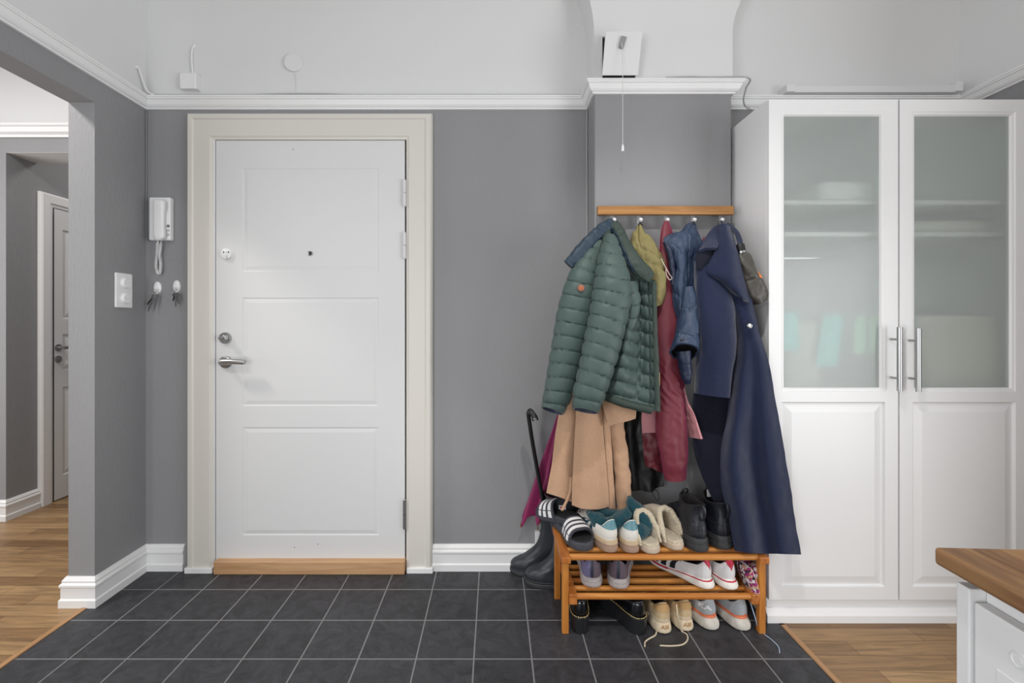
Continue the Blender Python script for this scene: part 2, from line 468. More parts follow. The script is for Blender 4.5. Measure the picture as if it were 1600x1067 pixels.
# dark reveal round the leaf
b = MB(); b.box(lx0 - .004, lx1 + .004, WALL - .0008, WALL - .0002, lz0, lz1 + .004)
b.build('door_gap', M_dark, door1)
b = MB(); t0 = XZ(333, 878, WALL - .05); t1 = XZ(632, 889, WALL - .05)
b.box(t0[0], t1[0], WALL - .05, WALL, 0, t0[1])
struct(b.build('trim_6', M_oak, bevel=.004, seg=3))
# handle
def W(px, py, off): return P(px, py, WALL - .016 - off)
b = MB(); c = W(353.5, 565.5, 0); b.disc(c, (0, -1, 0), .029, [(1, 0), (1, .008), (.92, .011), (.4, .012), (.34, .016), (.34, .045)])
hd = b.build('door_handle', M_steel, door1)
b = MB(); pth = [W(345, 565, .05), W(352, 565, .052), W(362, 564.8, .052), W(374, 565.5, .050), W(382.5, 566, .048)]
b.tube([Vector(p) for p in pth], [.012, .0135, .013, .0125, .012], 14, flat=.95)
b.build('lever', M_steel, hd)
b = MB(); c = W(353, 528, 0); b.disc(c, (0, -1, 0), .027, [(1, 0), (1, .010), (.9, .014), (.0, .014)])
lk = b.build('door_lock', M_steel, door1)
b = MB(); c = Vector(W(353, 528, .014)); b.disc(c, (0, -1, 0), .013, [(1, 0), (1, .016), (.8, .02), (0, .02)])
b.box(c.x - .016, c.x + .016, c.y - .034, c.y - .016, c.z - .005, c.z + .005)
b.build('thumb_turn', M_chrome, lk, bevel=.002)
b = MB(); c = W(354.5, 397, 0); b.disc(c, (0, -1, 0), .0255, [(1, 0), (1, .010), (.86, .013), (0, .013)])
lo = b.build('lock_cover', M_plast, door1)
b = MB()
for px, rr in ((349.5, .0032), (357, .0035), (353.3, .0015)): b.disc(W(px, 394, .013), (0, -1, 0), rr, [(1, 0), (1, .001), (0, .001)], 12)
b.build('screw_hole', M_black, lo)
b = MB(); c = Vector(W(354.5, 401, .013)); b.box(c.x - .0008, c.x + .0008, c.y - .0012, c.y, c.z - .012, c.z + .008); b.build('slot', M_steel, lo)
b = MB(); c = W(485, 396, 0); b.disc(c, (0, -1, 0), .0115, [(1, 0), (1, .004), (.8, .005), (.62, .003)], 20)
pk = b.build('peephole', M_steel, door1)
b = MB(); b.disc(W(485, 396, .0031), (0, -1, 0), .0075, [(1, 0), (1, .0004), (0, .0012)], 16); b.build('lens', M_black, pk)
for (t, q, mm) in ((282, 321, M_door), (364, 403, M_door), (781, 825, M_steel)):
    b = MB(); yh = WALL - .026
    a = Vector(P(632, t, yh)); c = Vector(P(632, q, yh)); mid = (a + c) / 2
    b.cyl(a, mid + Vector((0, 0, .0012)), .0075, 14); b.cyl(mid - Vector((0, 0, .0012)), c, .0075, 14)
    b.disc(a, (0, 0, 1), .0075, [(1, 0), (.7, .005), (.2, .008)], 14); b.disc(c, (0, 0, -1), .0075, [(1, 0), (.7, .005), (.2, .008)], 14)
    b.build('hinge', mm, door1)
b = MB(); 
for q in ((458, 233.5), (460, 855), (497, 850)): b.disc(W(q[0], q[1], 0), (0, -1, 0), .0022, [(1, 0), (1, .0006), (0, .0006)], 10)
b.build('screw_hole', M_dark, door1)

# left hallway ------------------------------------------------------
HX = -2.88; HY = 2.64
b = MB(); b.box(-4.2, HX, HY, 2.8199, 0, 2.269); b.box(-4.2, HX, 2.82, 3.9, 0, 2.78)
struct(b.build('wall_hallway', M_grey))
b = MB(); b.box(HX, XL - .109, HY, 2.82, 2.167, 2.27)
struct(b.build('wall_hallway', M_grey))
b = MB(); b.box(HX, XL - .109, HY + .001, 2.819, 2.1655, 2.167)
struct(b.build('trim_7', M_white))
b = MB(); b.box(-4.2, XL - .109, HY + .001, 2.82, 2.27, 2.9)
struct(b.build('wall_hallway', M_ceil))
struct(sweep_obj('trim_8', M_trim, [(-4.2, HY), (XL - .109, HY)], [(0, 0), (.01, 0), (.014, .012), (.03, .024), (.036, .05), (.045, .056), (.045, .07), (0, .072)], -1, 2.253))
b = MB(); b.box(-4.3, -4.2, -2.6, 3.9, 0, 2.9)
struct(b.build('wall_hallway', M_grey))
b = MB(); b.box(HX - .2, XL - .01, 3.9, 4.0, 0, 2.9)
struct(b.build('wall_hallway', M_grey))
b = MB(); b.box(-4.2, XL - TH - .001, -2.6, 3.9, 2.785, 2.9)
struct(b.build('ceiling', M_ceil))
b = MB(); b.box(XL - TH, XL, WALL + .12, 3.9, 0, 2.9)
struct(b.build('wall_hallway', M_grey))
struct(sweep_obj('baseboard_hallway', M_trim, [(-4.2, HY), (HX, HY), (HX, 2.82)], bp, -1))
# hallway door, in the plane x = HX
def HP(px, py, x=HX): Y = F * x / (px - CX); return Y, H + Y * (CY - py) / F
xo = HX + .03
def casing_x(name, m, y0, y1, z1, prof, x):
    A = sweep([(y0, 0), (y0, z1), (y1, z1), (y1, 0)], prof, side=-1); n, k = A.shape[:2]
    V = np.stack([x + A[..., 2], A[..., 0], A[..., 1]], -1); b = MB()
    fs = [(i * k + j, i * k + (j + 1) % k, (i + 1) * k + (j + 1) % k, (i + 1) * k + j) for i in range(n - 1) for j in range(k)]
    fs += [tuple(range(k)), tuple((n - 1) * k + j for j in range(k))[::-1]]
    b.add(V.reshape(-1, 3), fs); return b.build(name, m)
zt = 1.994
struct(casing_x('trim_9', M_trim, 2.822, 3.80, zt, [(0, 0), (.085, 0), (.085, .012), (.078, .016), (.066, .016), (.06, .024), (.012, .026), (.004, .02), (0, .014)], HX))
d2 = MB(); dy0, dy1, dzt = 2.910, 3.712, 1.905
pl = []
for (t, q) in ((358, 498), (522, 579), (605, 744)):
    ya, z1_ = HP(88.6, t); _, z0_ = HP(88.6, q)
    pl.append((2.968, 3.30, z0_, z1_)); pl.append((3.37, 3.655, z0_, z1_))
panel_face(d2, dy0, dy1, .006, dzt, HX + .018, pl, .008, .012, .045, flip=True, ax='y', raise_=-.001)
door2 = struct(d2.build('door_2', M_door, fix=True))
b = MB(); yh, zh = 2.935, 1.0
b.disc((HX + .018, yh, zh), (1, 0, 0), .024, [(1, 0), (1, .006), (.4, .008), (.36, .045)], 20)
b.tube([(HX + .062, yh - .01, zh), (HX + .064, yh + .02, zh), (HX + .064, yh + .13, zh)], .010, 12)
b.build('door_handle', M_steel, door2)
b = MB(); b.disc((HX + .018, yh, zh - .075), (1, 0, 0), .024, [(1, 0), (1, .006), (.8, .008), (0, .008)], 20)
b.build('keyhole_rosette', M_steel, door2)

# ------------------------------------------------------------------ camera, light
cam = bpy.data.cameras.new('camera'); co = bpy.data.objects.new('camera', cam); COL.objects.link(co)
co.location = (0, 0, H); co.rotation_euler = (PI / 2, 0, 0)
cam.sensor_width = 36; cam.lens = 36 * F / 1600; cam.shift_x = (800 - CX) / 1600; cam.shift_y = -(533.5 - CY) / 1600
cam.clip_start = 0.02
S.camera = co
w = bpy.data.worlds.new('world'); S.world = w; w.use_nodes = True
w.node_tree.nodes['Background'].inputs[0].default_value = (0.96, 0.98, 1.0, 1); w.node_tree.nodes['Background'].inputs[1].default_value = 0.3
def lamp(name, loc, power, size, col=(1, 0.97, 0.93), rot=(0, 0, 0), shape='DISK', sy=None, spread=None):
    l = bpy.data.lights.new(name, 'AREA'); l.energy = power; l.shape = shape; l.size = size; l.color = col
    if sy: l.size_y = sy
    if spread: l.spread = spread
    o = bpy.data.objects.new(name, l); COL.objects.link(o); o.location = loc; o.rotation_euler = rot
    return o
def spot(name, loc, tgt, power, cone, blend=.8, rad=.035, col=(1, .97, .94)):
    l = bpy.data.lights.new(name, 'SPOT'); l.energy = power; l.spot_size = math.radians(cone); l.spot_blend = blend; l.shadow_soft_size = rad; l.color = col
    o = bpy.data.objects.new(name, l); COL.objects.link(o); o.location = loc
    o.rotation_euler = (Vector(tgt) - Vector(loc)).to_track_quat('-Z', 'Y').to_euler(); return o
spot('ceiling_spot', (-1.15, -.15, 2.72), (-.95, 2.1, .2), 60, 62, 1.0)
spot('ceiling_spot', (.3, .72, 2.72), (.8, 1.88, .1), 105, 74, 1.0)
lamp('hall_fill', (-2.5, 1.3, 2.75), 44, 0.3)  # fill put in to brighten the hallway, fixture unseen
lamp('soft_fill', (0.3, -1.8, .5), 34, 3.6, (0.97, 0.985, 1.0), (PI / 2, 0, 0), 'RECTANGLE', 1.7)  # unseen area fill added behind the camera, no window is built there
lamp('soft_fill', (2.9, -.6, .9), 118, 2.4, (0.97, 0.985, 1.0), (PI / 2, 0, PI / 2), 'RECTANGLE', 1.9)  # fill added from the right to brighten the left wall
lamp('soft_fill', (-1.55, -.9, 1.15), 76, 1.6, (0.97, 0.985, 1.0), (PI / 2, 0, -PI / 2 + .55), 'RECTANGLE', 1.5)  # fill added on the left to lift the surfaces facing left
pl_ = bpy.data.lights.new('frieze_fill', 'POINT'); pl_.energy = 9; pl_.shadow_soft_size = .16; pl_.color = (1, .98, .96)  # added point light brightening the right frieze and wardrobe top, no fixture there
po_ = bpy.data.objects.new('frieze_fill', pl_); COL.objects.link(po_); po_.location = (1.5, .1, 2.3)
lamp('hall_fill', (-2.3, 3.3, 2.6), 7, 0.3)  # small fill added in the passage to lift the dark hallway door
lamp('soft_fill', (-4.15, 1.0, 1.3), 70, 2.4, (0.97, 0.985, 1.0), (PI / 2, 0, -PI / 2), 'RECTANGLE', 2.0)  # fill added in the hallway, reaching left-facing sides through the opening
vs_ = S.view_settings
vs_.view_transform = 'Standard'; vs_.look = 'None'; vs_.gamma = 1.0; vs_.use_curve_mapping = False; vs_.exposure = -0.55
# ================================================================== furniture and wall fittings
M_lac = mat('white_lacquer', (232, 232, 232), 0.35)
M_shelf = mat('white_shelf', (225, 225, 222), 0.5)
M_pine = wood('stained_pine', (176, 104, 40), (214, 148, 72), 'X', 0.38)
M_piney = wood('stained_pine_rail', (150, 84, 34), (196, 122, 58), 'Y', 0.4)
M_pinez = wood('stained_pine_leg', (170, 100, 38), (210, 142, 66), 'Z', 0.38)
M_rack = wood('rack_oak', (146, 98, 48), (182, 132, 76), 'X', 0.42)
M_nut = wood('worktop_wood', (104, 70, 46), (166, 126, 84), 'Y', 0.35)
M_grill = mat('grey_paint_metal', (150, 150, 152), 0.45)

# frosted glass
M_glass = bpy.data.materials.new('frosted_glass'); M_glass.use_nodes = True
nt = M_glass.node_tree; nt.nodes.clear(); out = nt.nodes.new('ShaderNodeOutputMaterial')
rf = nt.nodes.new('ShaderNodeBsdfRefraction'); rf.inputs['Color'].default_value = rgb(236, 242, 240); rf.inputs['Roughness'].default_value = 0.2; rf.inputs['IOR'].default_value = 1.08
df = nt.nodes.new('ShaderNodeBsdfDiffuse'); df.inputs['Color'].default_value = rgb(232, 238, 236)
tl = nt.nodes.new('ShaderNodeBsdfTranslucent'); tl.inputs['Color'].default_value = rgb(236, 240, 238)
gl = nt.nodes.new('ShaderNodeBsdfGlossy'); gl.inputs['Roughness'].default_value = 0.25
m1 = nt.nodes.new('ShaderNodeMixShader'); m1.inputs[0].default_value = 0.55
m2 = nt.nodes.new('ShaderNodeMixShader'); m2.inputs[0].default_value = 0.35
m3 = nt.nodes.new('ShaderNodeMixShader'); m3.inputs[0].default_value = 0.06
nt.links.new(df.outputs[0], m2.inputs[1]); nt.links.new(tl.outputs[0], m2.inputs[2])
nt.links.new(rf.outputs[0], m1.inputs[2]); nt.links.new(m2.outputs[0], m1.inputs[1])
nt.links.new(m1.outputs[0], m3.inputs[1]); nt.links.new(gl.outputs[0], m3.inputs[2])
tr = nt.nodes.new('ShaderNodeBsdfTransparent'); m4 = nt.nodes.new('ShaderNodeMixShader'); m4.inputs[0].default_value = 0.36
nt.links.new(m3.outputs[0], m4.inputs[1]); nt.links.new(tr.outputs[0], m4.inputs[2]); nt.links.new(m4.outputs[0], out.inputs[0])

# ---- wardrobe
YD = 1.733
def WX(px): return (px - CX) * YD / F
def WZ(py): return H + (CY - py) * YD / F
wx0, wx1 = WX(1201.5), WX(1607); wz0, wz1 = WZ(937), WZ(155.5)
ward = empty('wardrobe', ((wx0 + wx1) / 2, 1.92, 0), 'tall white two-door wardrobe with frosted glass panes and steel bar handles', 'wardrobe')
b = MB(); yb, yf_ = WALL - .004, YD + .019
b.box(wx0, wx0 + .018, yf_, yb, .0, wz1 + .006)
b.box(wx1 - .018, wx1, yf_, yb, .0, wz1 + .006)
b.box(wx0 + .018, wx1 - .018, yf_ + .002, yb, wz1 - .014, wz1 + .006)
b.box(wx0 + .018, wx1 - .018, yf_ + .002, yb, wz0 - .012, wz0 + .008)
b.box(wx0 + .018, wx1 - .018, yb - .006, yb, wz0, wz1)
b.box(WX(1404.5) - .009, WX(1404.5) + .009, yf_ + .002, yb - .006, wz0 + .008, wz1 - .014)
b.build('carcass', M_lac, ward, bevel=.001, seg=1)
b = MB(); b.box(wx0 + .002, wx1 - .002, yf_ - .001, yf_ + .014, 0, wz0 - .012)
b.build('plinth', M_lac, ward)
b = MB(); b.prism([(wx0 - .006, yf_ - .001, 0), (wx0 - .006, yf_ - .020, 0), (wx0 - .006, yf_ - .020, .028), (wx0 - .006, yf_ - .012, .036), (wx0 - .006, yf_ - .008, .052), (wx0 - .006, yf_ - .001, .054)], (wx1 - wx0 + .01, 0, 0))
b.build('plinth_moulding', M_trim, ward)
for (xa_, xb_) in ((wx0 + .0185, WX(1404.5) - .0095), (WX(1404.5) + .0095, wx1 - .0185)):
    for z in (1.648, 1.522):
        b = MB(); b.box(xa_, xb_, yf_ + .025, yb - .007, z - .018, z); b.build('shelf', M_shelf, ward, bevel=.001, seg=1)
    b = MB(); b.cyl((xa_, 1.93, 1.44), (xb_, 1.93, 1.44), .0125, 16); b.build('clothes_rail', M_chrome, ward)

def wdoor(px0, px1, hx, hy):
    x0, x1 = WX(px0), WX(px1); th = .019
    sx = .049; gz0, gz1 = WZ(606) - .015, WZ(180) + .015; pz0, pz1 = WZ(917), WZ(628)
    d = MB(); y = YD
    ox0, ox1 = x0 + sx, x1 - sx
    # front skin: rails and stiles round the pane and the moulded lower panel
    panel_face(d, x0, x1, wz0, wz1, y, [(ox0, ox1, pz0, pz1), (ox0, ox1, gz0, gz1)], .009, .010, .040, raise_=-.002)
    # drop the infill made for the pane opening
    nf = 6 * 4 - 4 + 1; k0 = len(d.f) - nf
    keep = [i for i in range(len(d.f)) if i < k0]
    d.f = [d.f[i] for i in keep]; d.mi = [d.mi[i] for i in keep]; d.sm = [d.sm[i] for i in keep]
    # bevelled opening
    rg = [(0, 0), (.004, .003), (.010, .004), (.015, .010), (.015, th)]
    vs = []
    for o, dd in rg: vs += [(ox0 + o, y + dd, gz0 + o), (ox1 - o, y + dd, gz0 + o), (ox1 - o, y + dd, gz1 - o), (ox0 + o, y + dd, gz1 - o)]
    fs = [(4 * i + k, 4 * i + (k + 1) % 4, 4 * i + 4 + (k + 1) % 4, 4 * i + 4 + k) for i in range(len(rg) - 1) for k in range(4)]
    d.add(vs, fs)
    # edges and back
    d.add([(x0, y, wz0), (x1, y, wz0), (x1, y, wz1), (x0, y, wz1), (x0, y + th, wz0), (x1, y + th, wz0), (x1, y + th, wz1), (x0, y + th, wz1)],
          [(0, 4, 5, 1), (3, 2, 6, 7), (0, 3, 7, 4), (1, 5, 6, 2)])
    o = .015
    q = [(x0, wz0), (x1, wz0), (x1, wz1), (x0, wz1)]; i_ = [(ox0 + o, gz0 + o), (ox1 - o, gz0 + o), (ox1 - o, gz1 - o), (ox0 + o, gz1 - o)]
    d.add([(a, y + th, c) for a, c in q + i_], [(0, 1, 5, 4), (1, 2, 6, 5), (2, 3, 7, 6), (3, 0, 4, 7)])
    do = d.build('door', M_lac, ward, fix=True)
    g = MB(); g.box(ox0 + .0145, ox1 - .0145, y + .011, y + .015, gz0 + .0145, gz1 - .0145); g.build('glass_pane', M_glass, do)
    hb = MB(); zt_, zb_ = hy
    yb_ = 1.695
    hb.cyl((hx, yb_, zb_), (hx, yb_, zt_), .0088, 18)
    for zz in (zt_ - .047, zb_ + .047): hb.cyl((hx, yb_, zz), (hx, y + .0005, zz), .0045, 12)
    hb.build('bar_handle', M_steel, do)
    return do
wdoor(1201.5, 1403.0, 1.532, (H + (CY - 511) * 1.695 / F, H + (CY - 611) * 1.695 / F))
wdoor(1406.0, 1607.0, 1.603, (H + (CY - 513) * 1.695 / F, H + (CY - 612) * 1.695 / F))
# things hung and stacked behind the panes
def hung(name, x0, x1, z0, z1, y, m, lab, cat, group=None, dx=0.0):
    b = MB(); n = 9; A = np.zeros((6, n, 3))
    rows = []
    for i in range(5):
        t = i / 4; zz = z1 + (z0 - z1) * t
        rows.append([(x0 + dx * t + (x1 - x0) * u, y + .008 * math.sin(u * 9 + t * 2), zz) for u in np.linspace(0, 1, 6)])
    sheet(b, rows, 14, 14, thick=.006, px=False)
    o = b.build(name, m); return tag(o, lab, cat, group)
M_teal = mat('teal_cotton', (120, 196, 188), 0.9); M_mint = mat('mint_cotton', (190, 226, 196), 0.9); M_pale = mat('pale_linen', (214, 210, 198), 0.9)
M_bag = mat('grey_felt', (186, 180, 172), 0.95); M_whitec = mat('white_cotton', (236, 236, 232), 0.9)
yI = 1.772
def IX(px): return (px - CX) * yI / F
def IZ(py): return H + (CY - py) * yI / F
hung('hanging_towel', IX(1214), IX(1246), IZ(548), IZ(488), yI, M_teal, 'teal cloth furthest left behind the left frosted wardrobe pane', 'cloth')
hung('hanging_towel', IX(1290), IX(1318), IZ(572), IZ(492), yI, M_teal, 'longer slanting teal cloth in the middle of the left frosted wardrobe pane', 'cloth', dx=-.035)
hung('hanging_towel', IX(1340), IX(1353), IZ(552), IZ(494), yI, M_mint, 'narrow mint strip nearer the middle of the left frosted wardrobe pane', 'cloth', dx=-.012)
hung('hanging_towel', IX(1362), IX(1377), IZ(552), IZ(494), yI, M_mint, 'narrow mint strip beside the right edge of the left frosted wardrobe pane', 'cloth', dx=-.008)
b = MB(); b.box(IX(1235), IX(1295), 1.80, 1.95, wz0 + .0085, IZ(500)); tag(b.build('storage_bag', M_bag, bevel=.03, seg=4), 'pale grey bag standing blurred between the teal cloths in the wardrobe', 'bag')
b = MB(); b.box(IX(1440), IX(1580), 1.80, 2.05, wz0 + .0085, IZ(492)); tag(b.build('storage_box', M_pale, bevel=.012, seg=3), 'large pale box blurred behind the right frosted wardrobe pane', 'box')
b = MB(); b.box(IX(1290), IX(1395), 1.80, 2.02, 1.6485, 1.6485 + .09); tag(b.build('folded_blanket', M_whitec, bevel=.03, seg=4), 'white folded blanket blurred on the upper shelf behind the left wardrobe pane', 'blanket')
b = MB(); b.box(IX(1440), IX(1570), 1.82, 2.02, 1.5225, 1.5225 + .06); tag(b.build('folded_blanket', M_pale, bevel=.025, seg=4), 'pale folded blanket blurred on the lower shelf behind the right wardrobe pane', 'blanket')

# ---- coat rack on the chimney breast
def HKX(px, Y): return (px - CX) * Y / F
YB = 1.915
cr_ = empty('coat_rack', (HKX(1040, YB), CHIM, 1.68), 'oak coat rack rail with metal hooks on the grey chimney breast', 'coat rack')
bx0, bx1 = HKX(934.5, YB), HKX(1147, YB); bz0, bz1 = P(0, 335, YB)[2], P(0, 321.5, YB)[2]
b = MB(); b.box(bx0, bx1, YB, YB + .024, bz0, bz1); b.build('rail', M_rack, cr_, bevel=.002)
for x in (bx0 + .03, bx1 - .05):
    b = MB(); b.box(x - .02, x + .02, YB + .024, CHIM - .0006, bz0 + .006, bz1 - .006); b.build('wall_spacer', M_grill, cr_)
for px in (956, 997.5, 1039.5, 1081.5, 1125):
    x = HKX(px, YB + .03); xk = HKX(px + 3.5, YB - .031); h = MB()
    h.box(x - .008, x + .008, YB + .0245, YB + .0275, bz0 - .052, bz1 - .008)
    h.tube([(x, YB + .026, bz0 - .035), (x, YB + .005, bz0 - .047), (xk, YB - .016, bz0 - .045), (xk, YB - .03, bz0 - .034)], [.0045, .0045, .0045, .0045], 10)
    ho = h.build('hook', M_grill, cr_)
    k = MB(); k.disc((xk, YB - .031, bz0 - .031), (0, -.55, .83), .0085, [(.5, -.006), (.9, -.003), (1, .002), (.85, .007), (.3, .009)], 16); k.build('hook_knob', M_plast, ho)

# ---- shoe rack
RX0, RX1, RY0, RY1 = .2525, 1.012, 1.672, 1.905
sr = empty('shoe_rack', ((RX0 + RX1) / 2, (RY0 + RY1) / 2, 0), 'low two-tier wooden shoe rack with round rungs under the hanging coats', 'shoe rack')
LW = .024
for (x, y) in ((RX0, RY0), (RX1 - LW, RY0), (RX0, RY1 - LW), (RX1 - LW, RY1 - LW)):
    b = MB(); b.box(x, x + LW, y, y + LW, 0, .268); b.build('leg', M_pinez, sr, bevel=.002)
for x in (RX0 - .006, RX1 - LW - .006):
    b = MB(); b.prism([(x, RY0 - .014, .268), (x, RY1 + .004, .268), (x, RY1 + .004, .296), (x, RY0 - .014, .293)], (.036, 0, 0)); b.build('side_rail', M_piney, sr, bevel=.003)
for x in (RX0 + LW + .001, RX1 - LW - .031):
    b = MB(); b.prism([(x, RY0 - .006, .112), (x, RY1 - .002, .112), (x, RY1 - .002, .150), (x, RY0 - .006, .150)], (.030, 0, 0)); b.build('side_rail', M_piney, sr, bevel=.003)
RODS = np.linspace(RY0 + .008, RY1 - .03, 5)
ZT, ZM = .284, .137
for y in RODS:
    b = MB(); b.cyl((RX0 + .028, y, ZT), (RX1 - .028, y, ZT), .0115, 16); b.build('rung', M_pine, sr)
    b = MB(); b.cyl((RX0 + .054, y, ZM), (RX1 - .054, y, ZM), .0115, 16); b.build('rung', M_pine, sr)

# ---- island at the right edge
ang = -math.radians(2.9)
isl = empty('kitchen_island', (.748, .764, 0), 'white cabinet under the dark wooden worktop at the right edge', 'cabinet', rot=(0, 0, ang))
wt = empty('worktop', (.748, .764, .7505), 'thick dark wooden worktop with rounded corner on the white cabinet', 'worktop', rot=(0, 0, ang))
def local(o, n, p):     # object built in the frame of its parent
    o.matrix_parent_inverse = Matrix.Identity(4); return o
b = MB(); n_ = 8; R = .006
b.box(0, .72, -1.05, 0, 0, .0295)
o = b.build('board', M_nut, None, bevel=.006, seg=4); o.parent = wt; o.matrix_parent_inverse = Matrix.Identity(4)
o.location = (0, 0, 0)
def isl_part(bb, name, m, par=isl, bev=.0015):
    o = bb.build(name, m, None, bevel=bev); o.parent = par; o.matrix_parent_inverse = Matrix.Identity(4); return o
b = MB(); b.box(.020, .70, -.040, -.018, 0, .731); isl_part(b, 'end_panel', M_lac, bev=.002)
b = MB(); b.box(.045, .69, -1.0, -.041, .02, .735); b.box(.06, .68, -.98, -.05, .735, .7495); isl_part(b, 'carcass', M_lac)
d1 = MB(); d1.box(.024, .044, -.55, -.043, .36, .7126); dr = isl_part(d1, 'drawer_front', M_lac, bev=.003)
b = MB()
for q in range(1):
    cx_, cy_, cz_ = .0238, -.108, .667
    b.tube([(cx_, cy_ + .0105 * math.cos(a), cz_ + .0105 * math.sin(a)) for a in np.linspace(0, 2 * PI, 25)[:-1]], .0016, 8, closed=True)
    b.disc((cx_ + .0005, cy_, cz_), (-1, 0, 0), .0055, [(1, 0), (.9, .0015), (0, .0018)], 18)
o = isl_part(b, 'round_emblem', M_lac, dr, 0)
b = MB(); b.box(.0225, .0245, -.52, -.078, .39, .632); isl_part(b, 'raised_panel', M_lac, dr, .0008)
b = MB(); b.box(.024, .044, -.55, -.043, .03, .35); isl_part(b, 'drawer_front', M_lac, bev=.003)

# ---- intercom handset on the door wall
def Q(px, py, off=0.0): return P(px, py, WALL - off)
ic = empty('intercom', Q(255, 344), 'white wall intercom with handset and coiled cord left of the front door', 'intercom')
a = Q(239.5, 377, 0); c = Q(272.5, 310.5, 0)
b = MB(); b.box(a[0], c[0], WALL - .028, WALL - .0005, a[2], c[2]); b.build('body', M_plast, ic, bevel=.006, seg=3)
hs = []
for (py, w, off) in ((311, 6.5, .052), (314, 8.4, .058), (322, 8.6, .058), (332, 8.2, .052), (344, 8.0, .050), (356, 8.2, .052), (365, 8.4, .057), (371, 7.4, .057), (375, 4.2, .052)):
    x, _, z = Q(246.3, py, off); hs.append((x, off, z, w / 331))
ring = np.zeros((len(hs), 20, 3))
for i, (x, off, z, w_) in enumerate(hs):
    for k in range(20):
        t = 2 * PI * k / 20; ring[i, k] = (x + w_ * np.sign(math.cos(t)) * abs(math.cos(t)) ** .6, WALL - (off + .028) / 2 - (off - .028) / 2 * np.sign(math.sin(t)) * abs(math.sin(t)) ** .6 - .001, z)
ring = crom(ring, 30); b = MB(); b.grid(ring, True); b.f += [tuple(range(20)), tuple(29 * 20 + k for k in range(20))]; b.mi += [0, 0]; b.sm += [False, False]
b.build('handset', M_plast, ic)
M_btn = mat('grey_button', (120, 120, 122), 0.5); M_btn2 = mat('pale_button', (196, 196, 196), 0.5)
for py, mm in ((353.2, M_btn), (360, M_btn2), (366.6, M_btn2)):
    b = MB(); b.disc(Q(263, py, .0275), (0, -1, 0), .0068, [(1, 0), (1, .002), (.8, .003), (0, .003)], 18); b.build('button', mm, ic)
base = [Q(246.5, 375, .04), Q(246, 385, .03), Q(245, 400, .018), Q(244, 414, .016), Q(246, 425, .017), Q(249.5, 425, .022), Q(251, 412, .022), Q(249.5, 398, .022), Q(251, 385, .022), Q(252, 377, .015)]
bp_ = crom(np.array(base), 420); T = np.gradient(bp_, axis=0); T /= np.linalg.norm(T, axis=1, keepdims=True)
up = np.array([0, -1, 0.0]); n1 = np.cross(T, up); n1 /= np.linalg.norm(n1, axis=1, keepdims=True); n2 = np.cross(T, n1)
L = np.concatenate([[0], np.cumsum(np.linalg.norm(np.diff(bp_, axis=0), axis=1))]); ph = L / .0052 * 2 * PI
rr = .0055 * np.clip(L / .02, 0, 1) * np.clip((L[-1] - L) / .02, 0, 1)
b = MB(); b.tube(bp_ + rr[:, None] * (np.cos(ph)[:, None] * n1 + np.sin(ph)[:, None] * n2), .0015, 6); b.build('coiled_cord', M_plast, ic)
# switch on the left wall
sw = empty('light_switch', (XL, 1.98, 1.304), 'white double dimmer switch with two round knobs on the left wall', 'switch')
b = MB(); b.box(XL + .0005, XL + .011, 1.935, 2.025, 1.228, 1.381); b.build('plate', M_plast, sw, bevel=.005, seg=3)
for z in (1.338, 1.270):
    b = MB(); b.disc((XL + .011, 1.982, z), (1, 0, 0), .0225, [(1.08, -.0005), (1.08, .002), (1, .002), (.97, .011), (.9, .013), (0, .013)], 30); b.build('knob', M_plast, sw)
# key hooks with keys
M_key = mat('key_steel', (150, 150, 150), 0.3, 1.0); M_lea = mat('black_leather', (22, 22, 22), 0.5)
def key_hook(px, py, lab):
    o = empty('key_hook', Q(px, py), lab, 'hook', 'oval key hooks left of the front door')
    b = MB(); b.disc(Q(px, py, 0.0005), (0, -1, 0), 6.0 / 331, [(1, 0), (1, .004), (.8, .008), (.3, .010), (0, .010)], 24, ry=9.5 / 331, sx=(1, 0, 0)); b.build('plate', M_plast, o)
    b = MB(); x, y, z = Q(px, py, .010); b.tube([(x, y + .002, z - .006), (x, y - .012, z - .012), (x, y - .020, z - .006)], .003, 8); b.build('peg', M_plast, o)
key_hook(246.8, 449.5, 'oval white key hook under the intercom holding long dark keys')
key_hook(276.8, 447.5, 'oval white key hook beside the door casing holding a short key bunch')
def key(b, a, d, L=.05, w=.011, mi=0):
    a = Vector(a); d = Vector(d).normalized(); s = Vector((d.z, 0, -d.x)); n = Vector((0, -.0018, 0))
    c = a + d * .010
    b.prism([c + s * (w * math.cos(t)) + d * (w * math.sin(t)) for t in np.linspace(0, 2 * PI, 13)[:-1]], n, mi)
    sh = [c + d * .008 + s * .0035, c + d * L * .8 + s * .0035, c + d * L - s * .001, c + d * L * .86 - s * .0035, c + d * L * .75 - s * .0018, c + d * L * .66 - s * .0035, c + d * .008 - s * .0035]
    b.prism(sh, n, mi)
def bunch(lab, px, py, items):
    o = empty('key_bunch', Q(px, py, .022), lab, 'keys')
    x, y, z = Q(px, py, .024)
    b = MB(); b.tube([(x + .009 * math.cos(t), y, z - .006 + .009 * math.sin(t)) for t in np.linspace(0, 2 * PI, 19)[:-1]], .0011, 6, closed=True); b.build('key_ring', M_key, o)
    for (dx, dz, L_, m, off) in items:
        b = MB(); key(b, (x + dx * .012, y - .002 - off, z - .012), (dx, 0, dz), L_, .0095 if L_ < .05 else .0085); b.build('key', m, o)
    return o
bunch('long dark keys hanging under the intercom', 245.5, 456.5, [(-.75, -1, .05, M_lea, 0), (-.6, -1.5, .075, M_key, .003), (-.08, -1, .06, M_key, .006)])
bunch('short key bunch hanging beside the door casing', 276, 454, [(-.3, -1, .03, M_lea, 0), (0.0, -1, .055, M_key, .003), (.25, -1, .042, M_key, .006)])

